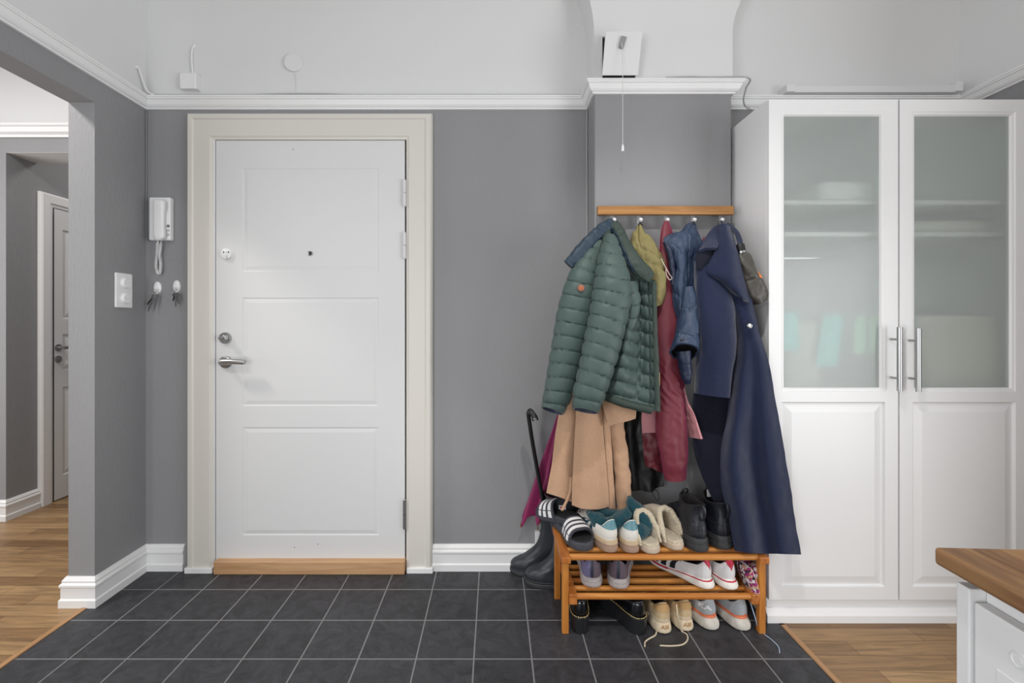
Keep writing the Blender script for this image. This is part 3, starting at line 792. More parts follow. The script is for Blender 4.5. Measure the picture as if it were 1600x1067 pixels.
# ---- fittings on the white frieze
jb = empty('junction_box', Q(300, 131), 'small square white junction box on the frieze above the front door', 'junction box')
a = Q(288.5, 144.5); c = Q(313, 119.5); b = MB(); b.box(a[0], c[0], WALL - .034, WALL - .0035, a[2] + .0015, c[2]); b.build('box', M_plast, jb, bevel=.004, seg=3)
b = MB(); x0_ = Q(312, 0)[0]; b.box(x0_, x0_ + .008, WALL - .030, WALL - .0035, a[2] + .002, c[2] - .004); b.build('lid_edge', M_white, jb)
b = MB(); b.tube(crom(np.array([Q(305, 70, .004), Q(300.5, 77, .008), Q(299.5, 95, .009), Q(301, 112, .010), Q(301, 121, .015)]), 24), .0042, 8); b.build('cable', M_plast, jb)
b = MB(); b.disc(Q(459.5, 99, .0035), (0, -1, 0), 14.0 / 331, [(1, 0), (1, .010), (.96, .012), (0, .012)], 36)
cap_ = empty('cover_cap', Q(459.5, 99), 'round white ceiling-rose cap on the frieze above the door', 'cover cap')
b.build('cap', M_white, cap_)
b = MB(); b.tube(crom(np.array([Q(461, 113, .006), Q(463.5, 125, .006), Q(464, 147, .006)]), 12), .002, 6); b.build('wire', M_plast, cap_)
M_cab = mat('grey_cable', (176, 176, 176), 0.5)
b = MB(); zc = lambda px, h=0: (Q(px, 0)[0], WALL - .026, ZC + .0585 + h)
b.tube(crom(np.array([zc(232), zc(300), zc(390), zc(430, .004), (zc(480)[0], WALL - .02, ZC + .067), zc(520, .004), zc(560), zc(700), zc(850), zc(908)]), 60), .0035, 8)
tag(b.build('cable', M_cab), 'thin cable lying along the crown moulding above the front door', 'cable')
b = MB(); b.tube(crom(np.array([(XL + .004, 2.047, P(211, 107, 2.047)[2]), (XL + .008, 2.058, 2.335), (XL + .022, 2.075, 2.268), (XL + .034, 2.085, 2.235), (XL + .06, WALL - .026, 2.2255)]), 24), .0052, 8)
tag(b.build('cable', M_plast), 'short white cable bending out of the left frieze corner', 'cable')
b = MB(); b.tube([(XL + .006, WALL - .006, ZC - .002), (XL + .006, WALL - .006, 1.57), (XL + .012, WALL - .005, 1.548), (Q(239, 0)[0], WALL - .006, Q(0, 375)[2])], .0022, 8)
tag(b.build('cable', M_grey), 'thin cable down the left wall corner to the intercom', 'cable')
b = MB(); b.tube([(CL - .006, WALL - .005, ZC - .002), (CL - .006, WALL - .005, .18)], .0028, 8)
tag(b.build('cable', M_cab), 'thin pale cable down the corner left of the chimney breast', 'cable')
# vent plate on the chimney breast
def K(px, py, off=0.0): return P(px, py, CHIM - off)
vf = empty('vent_cover', K(970, 90), 'loose square white vent cover with a pull cord on the chimney breast', 'vent')
b = MB(); a = K(937, 119, .0); c = K(994, 58, .0); zlo = ZC + .0565
t_ = .008
b.box(a[0], a[0] + t_, CHIM - .016, CHIM - .004, zlo, c[2]); b.box(c[0] - t_, c[0], CHIM - .016, CHIM - .004, zlo, c[2]); b.box(a[0] + t_, c[0] - t_, CHIM - .016, CHIM - .004, c[2] - t_, c[2])
b.build('vent_frame', M_white, vf)
b = MB(); b.box(a[0] + t_, c[0] - t_, CHIM - .0055, CHIM - .0045, zlo, c[2] - t_); b.build('vent_opening', M_dark, vf)
b = MB(); o1 = .056; pts = [K(941, 118, o1 - .002), K(997, 118, o1 - .002), K(1004, 49, .062 + .02), K(946.5, 49, .082)]
pts[0] = (pts[0][0], pts[0][1], ZC + .0565); pts[1] = (pts[1][0], pts[1][1], ZC + .0565)
b.prism(pts, (0, .006, .001)); pl_ = b.build('cover_plate', M_white, vf, bevel=.001, seg=1)
b = MB(); b.prism([K(967, 73, .081), K(974, 75.5, .081), K(979.5, 57.5, .087), K(971.5, 55.5, .087)], (0, .012, 0)); b.build('tape', mat('grey_tape', (150, 150, 150), .7), pl_)
b = MB(); b.tube([K(971, 66, .088), K(972.5, 74, .086), K(973, 120, .085), K(973, 228, .085)], .0012, 6); cd = b.build('pull_cord', mat('cord_cotton', (214, 214, 212), .8), vf)
b = MB(); b.disc(K(973, 236.5, .085), (0, 0, 1), .0058, [(.9, 0), (1, .002), (.9, .018), (.5, .028), (.2, .031)], 14); b.build('pull_knob', M_plast, cd)
# cable over the chimney moulding and down behind the wardrobe
b = MB(); zz = ZC + .0585
b.tube(crom(np.array([(K(1040, 0, .03)[0], CHIM - .03, zz), (K(1075, 0, .03)[0], CHIM - .03, zz + .004), (K(1110, 0, .03)[0], CHIM - .03, zz + .002), (CR + .056, CHIM - .03, zz), (CR + .075, CHIM + .02, zz - .02), (CR + .085, 2.03, zz - .055), (CR + .12, 2.06, zz - .075), (CR + .2, 2.07, zz - .09), (CR + .3, 2.075, zz - .1)]), 60), .0036, 8)
tag(b.build('cable', M_cab), 'thin grey cable over the chimney moulding drooping towards the wardrobe', 'cable')
# cable duct above the wardrobe
ct = empty('cable_duct', Q(1360, 140), 'flat white cable duct on the wall above the wardrobe', 'cable duct')
a = Q(1243, 147.5, .06); c = Q(1492, 133, .06); b = MB(); b.box(a[0], c[0], WALL - .058, WALL - .004, ZC + .0555, c[2]); b.build('cover', M_white, ct, bevel=.002)
b = MB(); a2 = Q(1229, 152, .062); b.box(a2[0], a[0], WALL - .064, WALL - .004, ZC + .0555, c[2] + .003); b.build('end_piece', M_white, ct, bevel=.002)
b = MB(); a2 = Q(1492, 152, .06); c2 = Q(1510, 129, .06); b.box(a2[0], min(c2[0], XR - .056), WALL - .07, WALL - .004, ZC + .0555, c2[2]); b.build('end_piece', M_white, ct, bevel=.002)
# ================================================================== clothes on the rack
def wr(A, sx, sy, sz, seed, oct=3): return fbm(A * np.array([sx, sy, sz]), 1.0, seed, oct)
def quilt(p, amp, wrinkle, seed, tilt=0.1, lead=0.0):
    def f(SL, TH, A):
        ph = (SL + lead) / p + tilt * np.cos(TH) + .05 * np.sin(2 * TH + SL * 9)
        s = np.abs(np.sin(PI * ph))
        return amp * .9 * (s ** .26 - .85) + wrinkle * .95 * np.exp(-s * 2.6) * wr(A, 170, 170, 16, seed) + .0015 * wr(A, 16, 16, 9, seed + 5)
    return f
def quilt_sheet(p, amp, wrinkle, seed, cols=(), lead=0.0):
    def f(U, V, su, sv, A):
        ph = (sv + lead) / p + .12 * np.sin(U * 5 + 1)
        s = np.abs(np.sin(PI * ph)) ** .55
        for c, w in cols: s = s * np.clip(np.abs(U - c) / w, 0, 1) ** .5
        return amp * (s - .6) + wrinkle * (1 - s) * wr(A, 90, 90, 30, seed) + .002 * wr(A, 14, 14, 10, seed + 3)
    return f

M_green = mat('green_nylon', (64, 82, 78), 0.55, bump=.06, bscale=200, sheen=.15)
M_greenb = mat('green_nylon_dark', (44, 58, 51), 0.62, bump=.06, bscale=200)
M_blueln = mat('blue_nylon', (33, 52, 68), 0.55, bump=.05, bscale=160)
M_leath = mat('brown_leather', (158, 92, 62), 0.6)
M_zip = mat('zip_brass', (150, 132, 96), 0.35, 1.0)
M_olive = mat('olive_cotton', (132, 122, 78), 0.8, bump=.2, bscale=300)
M_burg = mat('burgundy_nylon', (112, 39, 52), 0.55, bump=.05, bscale=60, sheen=.45)
MATS['burgundy_nylon'].node_tree.nodes['Principled BSDF'].inputs['Sheen Tint'].default_value = rgb(235, 110, 190)
M_burg2 = mat('burgundy_dark', (104, 38, 48), 0.5, bump=.08, bscale=90)
M_pink = mat('pink_cotton', (204, 142, 146), 0.8, bump=.1, bscale=250)
M_puff = mat('navy_nylon', (47, 63, 88), 0.55, bump=.05, bscale=150)
M_puffd = mat('navy_nylon_lining', (26, 36, 62), 0.5)
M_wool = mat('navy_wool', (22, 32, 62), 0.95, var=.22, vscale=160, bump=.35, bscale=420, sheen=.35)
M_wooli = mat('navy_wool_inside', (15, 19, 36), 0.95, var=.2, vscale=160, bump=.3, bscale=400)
M_beige = mat('camel_wool', (192, 154, 124), 0.92, var=.06, vscale=150, bump=.3, bscale=420, sheen=.2)
M_blk = mat('black_nylon', (16, 16, 18), 0.5, bump=.1, bscale=80)
M_cordw = mat('white_cord', (220, 214, 200), 0.8)
M_umb = mat('black_umbrella_cloth', (70, 67, 61), 0.45, bump=.08, bscale=120)
M_mag = mat('magenta_umbrella_cloth', (140, 34, 88), 0.45, bump=.04, bscale=120, sheen=.4)
M_orange = mat('orange_strap', (228, 128, 40), 0.6)
M_gold = mat('brass_tip', (200, 160, 90), 0.35, 1.0)
M_rubber = mat('black_rubber_gloss', (17, 17, 19), 0.4)

HK = [HKX(px, YB - .02) for px in (956, 997.5, 1039.5, 1081.5, 1125)]

# ---------------------------------------------------------------- green quilted jacket
gj = empty('puffer_jacket', P(957, 345, 1.87), 'dark green quilted puffer jacket on the leftmost hook, sleeves hanging in front', 'jacket')
b = MB()
sheet(b, [[(951, 344, 1.89), (955, 343, 1.885), (959, 343, 1.885), (963, 346, 1.89)],
          [(930, 378, 1.87), (945, 376, 1.85), (965, 378, 1.85), (982, 384, 1.87)],
          [(903, 420, 1.85), (930, 420, 1.83), (975, 424, 1.82), (1004, 430, 1.84)],
          [(882, 470, 1.84), (920, 470, 1.82), (975, 472, 1.81), (1012, 474, 1.83)],
          [(872, 530, 1.83), (915, 530, 1.82), (970, 534, 1.81), (1016, 538, 1.83)],
          [(866, 600, 1.83), (905, 600, 1.82), (960, 606, 1.81), (1018, 620, 1.82)]],
      60, 110, quilt_sheet(.056, .010, .004, 3.0), .02)
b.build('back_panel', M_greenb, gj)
b = MB()
sheet(b, [[(978, 428, 1.79), (988, 430, 1.785), (998, 432, 1.79), (1010, 434, 1.775), (1024, 438, 1.77)],
          [(972, 480, 1.78), (985, 480, 1.755), (1000, 480, 1.785), (1012, 480, 1.765), (1025, 480, 1.76)],
          [(962, 530, 1.775), (980, 530, 1.745), (1000, 530, 1.785), (1013, 530, 1.762), (1026, 530, 1.755)],
          [(952, 575, 1.77), (974, 578, 1.735), (998, 580, 1.775), (1013, 582, 1.755), (1028, 585, 1.75)],
          [(944, 605, 1.765), (970, 612, 1.735), (996, 616, 1.75), (1013, 620, 1.75), (1029, 622, 1.748)],
          [(943, 622, 1.765), (968, 630, 1.74), (994, 636, 1.75), (1012, 640, 1.75), (1030, 643, 1.748)]],
      80, 150, quilt_sheet(.054, .014, .005, 8.0, cols=((.5, .05), (.80, .035))), .022)
b.build('front_panel', M_green, gj)
b = MB()
sheet(b, [[(1019, 440, 1.752), (1022, 440, 1.748), (1026, 441, 1.752)], [(1020, 500, 1.745), (1023, 500, 1.741), (1027, 500, 1.745)],
          [(1022, 570, 1.738), (1026, 570, 1.734), (1030, 570, 1.738)], [(1024, 642, 1.735), (1028, 643, 1.731), (1032, 644, 1.735)]], 10, 80, None, .012, fold=.002, fs=40)
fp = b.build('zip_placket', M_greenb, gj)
b = MB()
zp = [P(1030.5, 582 + i * 3.0, 1.738) for i in range(8)]
b.tube(zp, .0022, 6); b.build('zip', M_zip, fp)
# hem band
b = MB()
limb(b, [(944, 619, 1.765, 6, .012), (968, 628, 1.735, 6.5, .013), (994, 635, 1.748, 6.5, .013), (1018, 641, 1.746, 6.5, .012)], 20, 60, None, open_end=0, fold=.0015, fs=40)
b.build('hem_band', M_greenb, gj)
# sleeves
b = MB()
ls = limb(b, [(941, 378, 1.84, 8, .02), (930, 394, 1.825, 15, .03), (915, 425, 1.80, 22, .042), (905, 457, 1.79, 26, .048), (898, 490, 1.785, 28, .05), (892, 520, 1.78, 27, .05),
         (886, 548, 1.775, 25.5, .048), (877, 592, 1.77, 23.5, .045), (869, 624, 1.765, 21.5, .042), (863, 642, 1.765, 18, .036)], 72, 220, quilt(.0545, .011, .0055, 11.0, .10, .01), open_end=.03, tilt=.014, mi_in=1)
sl = b.build('sleeve', [M_green, M_puffd], gj)
b = MB(); c = P(908, 450, 1.735)
b.disc(c, (-.25, -1, .1), .0125, [(1, 0), (1, .0022), (.9, .003), (0, .003)], 28); b.build('leather_patch', M_leath, sl)
b = MB()
limb(b, [(955, 366, 1.83, 6, .018), (955, 382, 1.80, 13, .03), (955, 400, 1.775, 18.5, .04), (957, 432, 1.745, 26, .05), (956, 462, 1.735, 30, .054), (950, 498, 1.725, 29.5, .055),
         (941, 536, 1.715, 28.5, .054), (930, 581, 1.705, 26.5, .05), (920, 617, 1.70, 24.5, .046), (915, 642, 1.70, 20.5, .038)], 72, 220, quilt(.0535, .011, .0055, 21.0, -.10), open_end=.03, tilt=.014, mi_in=1)
b.build('sleeve', [M_green, M_puffd], gj)
# shoulder yoke between the sleeves
b = MB()
limb(b, [(950, 360, 1.85, 5, .012), (946, 380, 1.825, 8, .02), (941, 402, 1.805, 8, .025), (936, 428, 1.795, 6, .02)], 30, 70, quilt(.05, .006, .004, 31.0), open_end=0)
b.build('yoke', M_greenb, gj)
b = MB()
limb(b, [(984, 440, 1.775, 10, .02), (989, 470, 1.76, 11, .024), (986, 500, 1.76, 9, .02), (977, 528, 1.765, 6, .015)], 36, 90, quilt(.05, .008, .004, 36.0), open_end=0)
b.build('yoke', M_green, gj)
# collar: two padded wings
def colq(SL, TH, A): return -.004 * np.exp(-((np.sin(TH) - .35) / .12) ** 2) + .003 * wr(A, 60, 60, 60, 41)
b = MB()
limb(b, [(957, 350, 1.875, 9.5, .02), (945, 357, 1.86, 10.5, .022), (930, 369, 1.84, 10.5, .024), (914, 386, 1.82, 11, .024), (900, 402, 1.805, 10.5, .022), (888, 414, 1.80, 9, .016)], 40, 90, colq, open_end=0, sq=2.6,
     mi=lambda v, u: 0 if .12 < u < .46 or True and u < .5 else 1)
b.build('collar', [M_blueln, M_greenb], gj)
b = MB()
limb(b, [(956, 349, 1.87, 8.5, .018), (966, 361, 1.845, 9, .02), (974, 377, 1.81, 9.5, .02), (983, 394, 1.775, 10.5, .02), (992, 410, 1.755, 12, .02), (1004, 424, 1.745, 12.5, .018), (1017, 435, 1.745, 9, .012)], 40, 100, colq, open_end=0, sq=2.6,
     mi=lambda v, u: 1 if .34 < u < .62 and v < .75 else 0)
b.build('collar', [M_greenb, M_blueln], gj)
b = MB(); b.tube([P(953, 352, 1.885), P(954.5, 343, 1.882), P(957, 341.5, 1.88), P(959, 344, 1.882), P(960, 352, 1.885)], .0022, 8); b.build('hanger_loop', M_blk, gj)

# ---------------------------------------------------------------- olive cap-like hood
ol = empty('olive_hood', P(1001, 355, 1.88), 'small olive cloth hood hanging from the second hook beside the green jacket', 'hood')
b = MB()
def olf(U, V, su, sv, A):
    return .012 * np.sin(PI * U) + .006 * np.sin(U * 9 + V * 4) * np.clip(V * 2, 0, 1) + .012 * wr(A, 24, 24, 12, 51) - .007 * np.exp(-((V - .34 - .25 * (U - .4)) / .02) ** 2) * np.clip(U * 3 - .6, 0, 1) - .008 * np.exp(-((U - .33 - .2 * V) / .03) ** 2) * np.clip(.45 - V, 0, .3) * 3 - .012 * np.exp(-((V - .5 - .18 * (U - .5)) / .035) ** 2) * np.clip(U * 2 - .3, 0, 1)
sheet(b, [[(997, 354, 1.89), (999, 353, 1.885), (1001, 353, 1.885), (1004, 355, 1.89)],
          [(989, 369, 1.87), (997, 368, 1.855), (1005, 368, 1.855), (1013, 370, 1.87)],
          [(982, 388, 1.86), (998, 388, 1.835), (1014, 387, 1.83), (1029, 389, 1.85)],
          [(989, 412, 1.85), (1006, 412, 1.82), (1026, 412, 1.815), (1044, 415, 1.835)],
          [(1002, 440, 1.84), (1016, 440, 1.815), (1033, 440, 1.81), (1046, 442, 1.83)],
          [(1010, 462, 1.83), (1021, 464, 1.81), (1034, 463, 1.805), (1044, 461, 1.825)],
          [(1016, 478, 1.83), (1023, 478, 1.815), (1032, 476, 1.81), (1041, 472, 1.825)]], 60, 90, olf, .022)
b.build('hood_cloth', M_olive, ol)
b = MB(); b.tube([P(997, 356, 1.878), P(998.5, 349.5, 1.876), P(1001, 348.5, 1.875), P(1003, 351, 1.876), P(1004, 358, 1.878)], .0028, 8); b.build('hanger_loop', M_blk, ol)
b = MB(); b.tube(crom(np.array([P(1033, 404, 1.80), P(1039, 416, 1.79), P(1047, 430, 1.79), P(1050, 434, 1.79), P(1046, 437, 1.79), P(1041, 428, 1.795), P(1041, 418, 1.80)]), 30), .0014, 6); b.build('drawcord', M_cordw, ol)

# ---------------------------------------------------------------- burgundy parka, pink top, black jacket
bp_k = empty('parka', P(1042, 346, 1.88), 'long burgundy nylon parka hanging narrow from the third hook', 'parka')
def burf(SL, TH, A):
    z = A[..., 2]
    lower = np.clip((1.02 - z) / .2, 0, 1)
    band = np.exp(-((z - .90) / .09) ** 2)
    return .006 * wr(A, 14, 14, 6, 61) + .004 * lower * wr(A, 26, 26, 14, 63) - .007 * band * np.abs(np.sin(z * 75 + A[..., 0] * 90 + 2 * wr(A, 12, 12, 12, 64))) + .004 * np.sin(TH * 2 + z * 6)
b = MB()
limb(b, [(1042, 346, 1.885, 4, .010), (1042, 365, 1.875, 10, .02), (1043, 400, 1.865, 14.5, .03), (1042, 450, 1.855, 17, .035), (1042, 500, 1.845, 19.5, .04), (1043, 560, 1.835, 21, .045),
         (1047, 620, 1.825, 22.5, .048), (1049, 670, 1.815, 23.5, .048), (1053, 715, 1.81, 21.5, .044), (1055, 748, 1.81, 17, .034)], 64, 220, burf, open_end=.02)
b.build('sleeve', M_burg, bp_k)
b = MB()
sheet(b, [[(1010, 600, 1.905), (1020, 600, 1.90), (1032, 600, 1.90), (1046, 600, 1.90)], [(1003, 650, 1.90), (1016, 650, 1.893), (1030, 650, 1.893), (1046, 650, 1.893)],
          [(1004, 690, 1.885), (1016, 692, 1.868), (1030, 695, 1.865), (1046, 698, 1.87)], [(1008, 727, 1.885), (1018, 731, 1.868), (1030, 737, 1.865), (1046, 744, 1.87)]], 40, 60, None, .02, fold=.010, fs=16, seed=66)
b.build('front_panel', M_burg2, bp_k)
b = MB(); b.tube([P(1038, 352, 1.885), P(1040, 345, 1.88), P(1043, 344.5, 1.88), P(1045, 352, 1.885)], .0022, 8); b.build('hanger_loop', M_blk, bp_k)

pk_ = empty('pink_top', P(1040, 356, 1.92), 'pale pink garment peeking out on both sides of the burgundy parka', 'top')
b = MB()
sheet(b, [[(1034, 354, 1.905), (1038, 354, 1.90), (1043, 354, 1.90), (1047, 354, 1.905)], [(1028, 400, 1.90), (1036, 400, 1.895), (1046, 400, 1.895), (1056, 400, 1.90)],
          [(1021, 500, 1.885), (1034, 500, 1.885), (1048, 500, 1.885), (1061, 500, 1.87)], [(1008, 609, 1.868), (1028, 609, 1.872), (1052, 609, 1.872), (1069, 609, 1.81)],
          [(1003, 650, 1.862), (1028, 650, 1.866), (1060, 650, 1.862), (1084, 650, 1.755)], [(1004, 677, 1.86), (1030, 676, 1.864), (1066, 681, 1.855), (1096, 686, 1.735)]], 50, 80, None, .006, fold=.006, fs=14, seed=71)
b.build('cloth', M_pink, pk_)

bk = empty('black_jacket', P(1000, 380, 1.935), 'black jacket with a drawcord hem behind the camel coat and burgundy parka', 'jacket')
b = MB()
def blf(U, V, su, sv, A): return .010 * np.sin(U * 16 + V * 3) * V + .008 * wr(A, 18, 18, 10, 76)
sheet(b, [[(994, 362, 1.945), (997, 362, 1.943), (1000, 362, 1.943), (1004, 362, 1.945)], [(978, 430, 1.94), (990, 430, 1.935), (1004, 430, 1.935), (1016, 430, 1.94)],
          [(966, 560, 1.94), (982, 560, 1.93), (1000, 560, 1.93), (1020, 560, 1.94)], [(962, 650, 1.935), (980, 650, 1.92), (1002, 650, 1.92), (1030, 650, 1.935)],
          [(964, 720, 1.93), (985, 720, 1.91), (1010, 722, 1.91), (1037, 724, 1.93)], [(970, 764, 1.93), (992, 766, 1.91), (1014, 768, 1.91), (1037, 760, 1.925)]], 70, 110, blf, .018)
b.build('body', M_blk, bk)
b = MB(); b.tube(crom(np.array([P(1018, 764, 1.895), P(1020, 772, 1.893), P(1026, 781, 1.893), P(1030, 778, 1.893), P(1028, 769, 1.895), P(1022, 764, 1.897)]), 30), .0016, 6); b.build('drawcord', M_blk, bk)

# ---------------------------------------------------------------- camel coat
cc = empty('wool_coat', P(957, 352, 1.90), 'camel wool coat hanging under the green puffer jacket', 'coat')
b = MB()
sheet(b, [[(952, 350, 1.90), (955, 349, 1.90), (959, 349, 1.90), (962, 350, 1.90)], [(925, 410, 1.90), (945, 405, 1.89), (965, 405, 1.89), (985, 410, 1.90)],
          [(900, 500, 1.90), (930, 500, 1.885), (960, 500, 1.885), (988, 500, 1.90)], [(885, 620, 1.90), (920, 620, 1.88), (955, 620, 1.88), (978, 620, 1.90)],
          [(868, 720, 1.90), (905, 720, 1.885), (940, 720, 1.885), (972, 720, 1.90)], [(862, 765, 1.90), (900, 770, 1.885), (940, 775, 1.885), (976, 780, 1.90)]], 40, 90, None, .006, fold=.008, fs=8, seed=80)
b.build('back_panel', M_beige, cc)
b = MB()
sheet(b, [[(879, 620, 1.865), (888, 620, 1.855), (897, 620, 1.855), (910, 620, 1.865)], [(871, 655, 1.865), (882, 655, 1.85), (894, 655, 1.85), (908, 655, 1.862)],
          [(861, 732, 1.86), (873, 733, 1.842), (887, 735, 1.845), (901, 738, 1.858)], [(853.5, 770, 1.855), (866, 774, 1.838), (880, 779, 1.842), (893, 784, 1.855)]], 40, 70, None, .006, fold=.004, fs=10, seed=82)
b.build('front_panel', M_beige, cc)
b = MB()
sheet(b, [[(901, 612, 1.84), (914, 612, 1.822), (928, 612, 1.82), (940, 612, 1.835)], [(899, 660, 1.835), (913, 660, 1.81), (929, 660, 1.808), (942, 660, 1.83)],
          [(896, 714, 1.83), (912, 714, 1.80), (931, 714, 1.80), (946.5, 714, 1.828)], [(893.5, 789, 1.825), (910, 795, 1.795), (934, 796, 1.795), (951.5, 791, 1.825)]], 40, 70, None, .006, fold=.004, fs=9, seed=84)
b.build('front_panel', M_beige, cc)
b = MB()
sheet(b, [[(936, 635, 1.85), (941, 635, 1.845), (946, 635, 1.845), (951, 635, 1.85)], [(942, 700, 1.848), (946, 700, 1.838), (951, 700, 1.838), (956, 700, 1.846)],
          [(949, 794, 1.842), (953, 795, 1.832), (958, 796, 1.832), (962, 797, 1.842)]], 20, 60, None, .006, fold=.002, fs=12, seed=85)
b.build('front_facing', M_beige, cc)
b = MB()
limb(b, [(960, 640, 1.865, 12, .025), (965, 680, 1.862, 12, .028), (970, 720, 1.858, 12, .03), (973, 755, 1.856, 11.5, .03), (975, 795, 1.855, 11.5, .028)], 40, 80, None, open_end=.02, fold=.006, fs=14, seed=86)
b.build('sleeve', M_beige, cc)
b = MB()
sheet(b, [[(938, 618, 1.80), (955, 620, 1.79), (975, 624, 1.79), (993, 628, 1.80)], [(944, 642, 1.80), (960, 640, 1.785), (978, 641, 1.785), (994, 643, 1.80)],
          [(951, 666, 1.80), (965, 662, 1.785), (980, 658, 1.785), (993.5, 654, 1.80)]], 40, 30, None, .02, fold=.003, fs=14, seed=87)
b.build('sleeve', M_beige, cc)
b = MB()
sheet(b, [[(890, 745, 1.845), (893, 745, 1.843), (896, 745, 1.845)], [(888, 770, 1.84), (890, 771, 1.838), (892, 772, 1.84)], [(876, 797, 1.83), (878, 798, 1.828), (880, 798, 1.83)]], 8, 30, None, .003)
b.build('belt_end', M_beige, cc)

# ---------------------------------------------------------------- navy puffer
np_ = empty('puffer_jacket', P(1083, 350, 1.88), 'navy blue puffer jacket on the fourth hook beside the navy wool coat', 'jacket')
b = MB()
sheet(b, [[(1078, 350, 1.885), (1081, 348, 1.88), (1084, 348, 1.88), (1087, 350, 1.885)],
          [(1056, 363, 1.855), (1068, 360, 1.83), (1079, 360, 1.83), (1090, 362, 1.85)],
          [(1037, 374, 1.83), (1058, 376, 1.795), (1078, 377, 1.80), (1098, 378, 1.82)],
          [(1048, 397, 1.815), (1062, 398, 1.775), (1078, 398, 1.795), (1094, 398, 1.815)],
          [(1053, 428, 1.81), (1063, 428, 1.77), (1076, 428, 1.795), (1088, 428, 1.81)],
          [(1050, 450, 1.805), (1062, 452, 1.765), (1076, 454, 1.79), (1087, 455, 1.805)],
          [(1055, 490, 1.80), (1065, 490, 1.77), (1078, 490, 1.79), (1089, 490, 1.80)],
          [(1056, 530, 1.80), (1066, 530, 1.775), (1078, 530, 1.79), (1090, 530, 1.80)]], 60, 140, lambda U, V, su, sv, A: quilt_sheet(.105, .007, .006, 91.0, cols=((.62, .04),), lead=.02)(U, V, su, sv, A) + .007 * wr(A, 26, 26, 10, 93), .028)
b.build('body', M_puff, np_)
b = MB()
limb(b, [(1074, 448, 1.77, 8, .02), (1078, 470, 1.76, 11, .028), (1078, 500, 1.75, 14.5, .036), (1073, 528, 1.74, 19, .042), (1069, 550, 1.735, 22, .046)], 56, 130, lambda a_, t_, A: quilt(.11, .006, .005, 95.0, .1, .03)(a_, t_, A) + .006 * wr(A, 28, 28, 12, 94), open_end=.022, tilt=.034, mi_in=1)
b.build('sleeve', [M_puff, M_blk], np_)
b = MB()
limb(b, [(1040, 378, 1.825, 4, .012), (1047, 396, 1.81, 5, .014), (1052, 425, 1.80, 4.5, .012), (1051, 445, 1.795, 3.5, .01)], 24, 60, None, open_end=0, fold=.003, fs=40, seed=96)
b.build('armhole_binding', M_puffd, np_)
b = MB()
limb(b, [(1067, 548, 1.745, 11, .028), (1070, 572, 1.745, 10, .024), (1073, 590, 1.745, 7, .02), (1074, 600, 1.745, 3, .01)], 30, 50, None, open_end=0, fold=.005, fs=26, seed=98)
b.build('cuff_lining', M_puffd, np_)
b = MB(); b.tube([P(1079, 352, 1.875), P(1081, 346.5, 1.872), P(1084, 346.5, 1.872), P(1086, 352, 1.875)], .0024, 8); b.build('hanger_loop', M_blk, np_)

# ---------------------------------------------------------------- navy wool coat
nc = empty('wool_coat', P(1128, 350, 1.86), 'long navy blue wool coat on the last hook, hem beside the wardrobe door', 'coat')
b = MB()
sheet(b, [[(1121, 350, 1.87), (1126, 348, 1.865), (1130, 347, 1.86), (1134, 348, 1.86), (1138, 351, 1.865)],
          [(1113, 372, 1.81), (1122, 371, 1.79), (1131, 370, 1.775), (1139, 370, 1.77), (1147, 372, 1.775)],
          [(1110, 398, 1.775), (1122, 397, 1.75), (1133, 396, 1.735), (1143, 395, 1.725), (1153, 396, 1.735)],
          [(1118, 430, 1.76), (1130, 430, 1.73), (1142, 430, 1.715), (1153, 430, 1.705), (1164, 430, 1.715)],
          [(1136, 470, 1.75), (1147, 470, 1.715), (1157, 470, 1.70), (1166, 470, 1.692), (1175, 470, 1.702)],
          [(1150, 520, 1.74), (1160, 520, 1.70), (1169, 520, 1.685), (1178, 520, 1.68), (1187.5, 520, 1.69)],
          [(1149, 565, 1.735), (1163, 565, 1.69), (1177, 565, 1.685), (1189, 565, 1.672), (1201, 565, 1.682)],
          [(1140, 626, 1.73), (1157, 626, 1.675), (1177, 626, 1.685), (1194, 626, 1.66), (1212, 626, 1.675)],
          [(1127, 700, 1.725), (1148, 700, 1.66), (1176, 700, 1.69), (1200, 700, 1.65), (1225, 700, 1.668)],
          [(1127, 760, 1.72), (1152, 760, 1.655), (1182, 760, 1.69), (1208, 760, 1.645), (1234, 760, 1.663)],
          [(1139, 815, 1.71), (1163, 815, 1.65), (1190, 815, 1.685), (1216, 815, 1.643), (1243, 815, 1.66)],
          [(1148, 860, 1.70), (1172, 864, 1.648), (1198, 865, 1.68), (1224, 865, 1.642), (1251, 866, 1.658)]], 70, 160, None, .007, fold=.005, fs=7, seed=101)
b.build('front_panel', M_wool, nc)
b = MB()
sheet(b, [[(1100, 560, 1.80), (1120, 560, 1.79), (1140, 560, 1.785), (1160, 560, 1.785)], [(1083, 622, 1.80), (1105, 622, 1.785), (1128, 622, 1.775), (1150, 622, 1.77)],
          [(1083, 695, 1.79), (1102, 695, 1.775), (1122, 695, 1.76), (1145, 695, 1.75)], [(1096, 742, 1.78), (1112, 742, 1.765), (1130, 742, 1.75), (1150, 742, 1.74)],
          [(1113, 780, 1.775), (1125, 780, 1.76), (1140, 780, 1.745), (1160, 780, 1.73)], [(1128, 815, 1.765), (1138, 815, 1.75), (1150, 815, 1.735), (1168, 815, 1.72)],
          [(1147, 858, 1.75), (1153, 858, 1.735), (1162, 858, 1.72), (1176, 858, 1.71)]], 40, 100, None, .006, fold=.006, fs=8, seed=104)
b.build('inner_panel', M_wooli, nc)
b = MB()
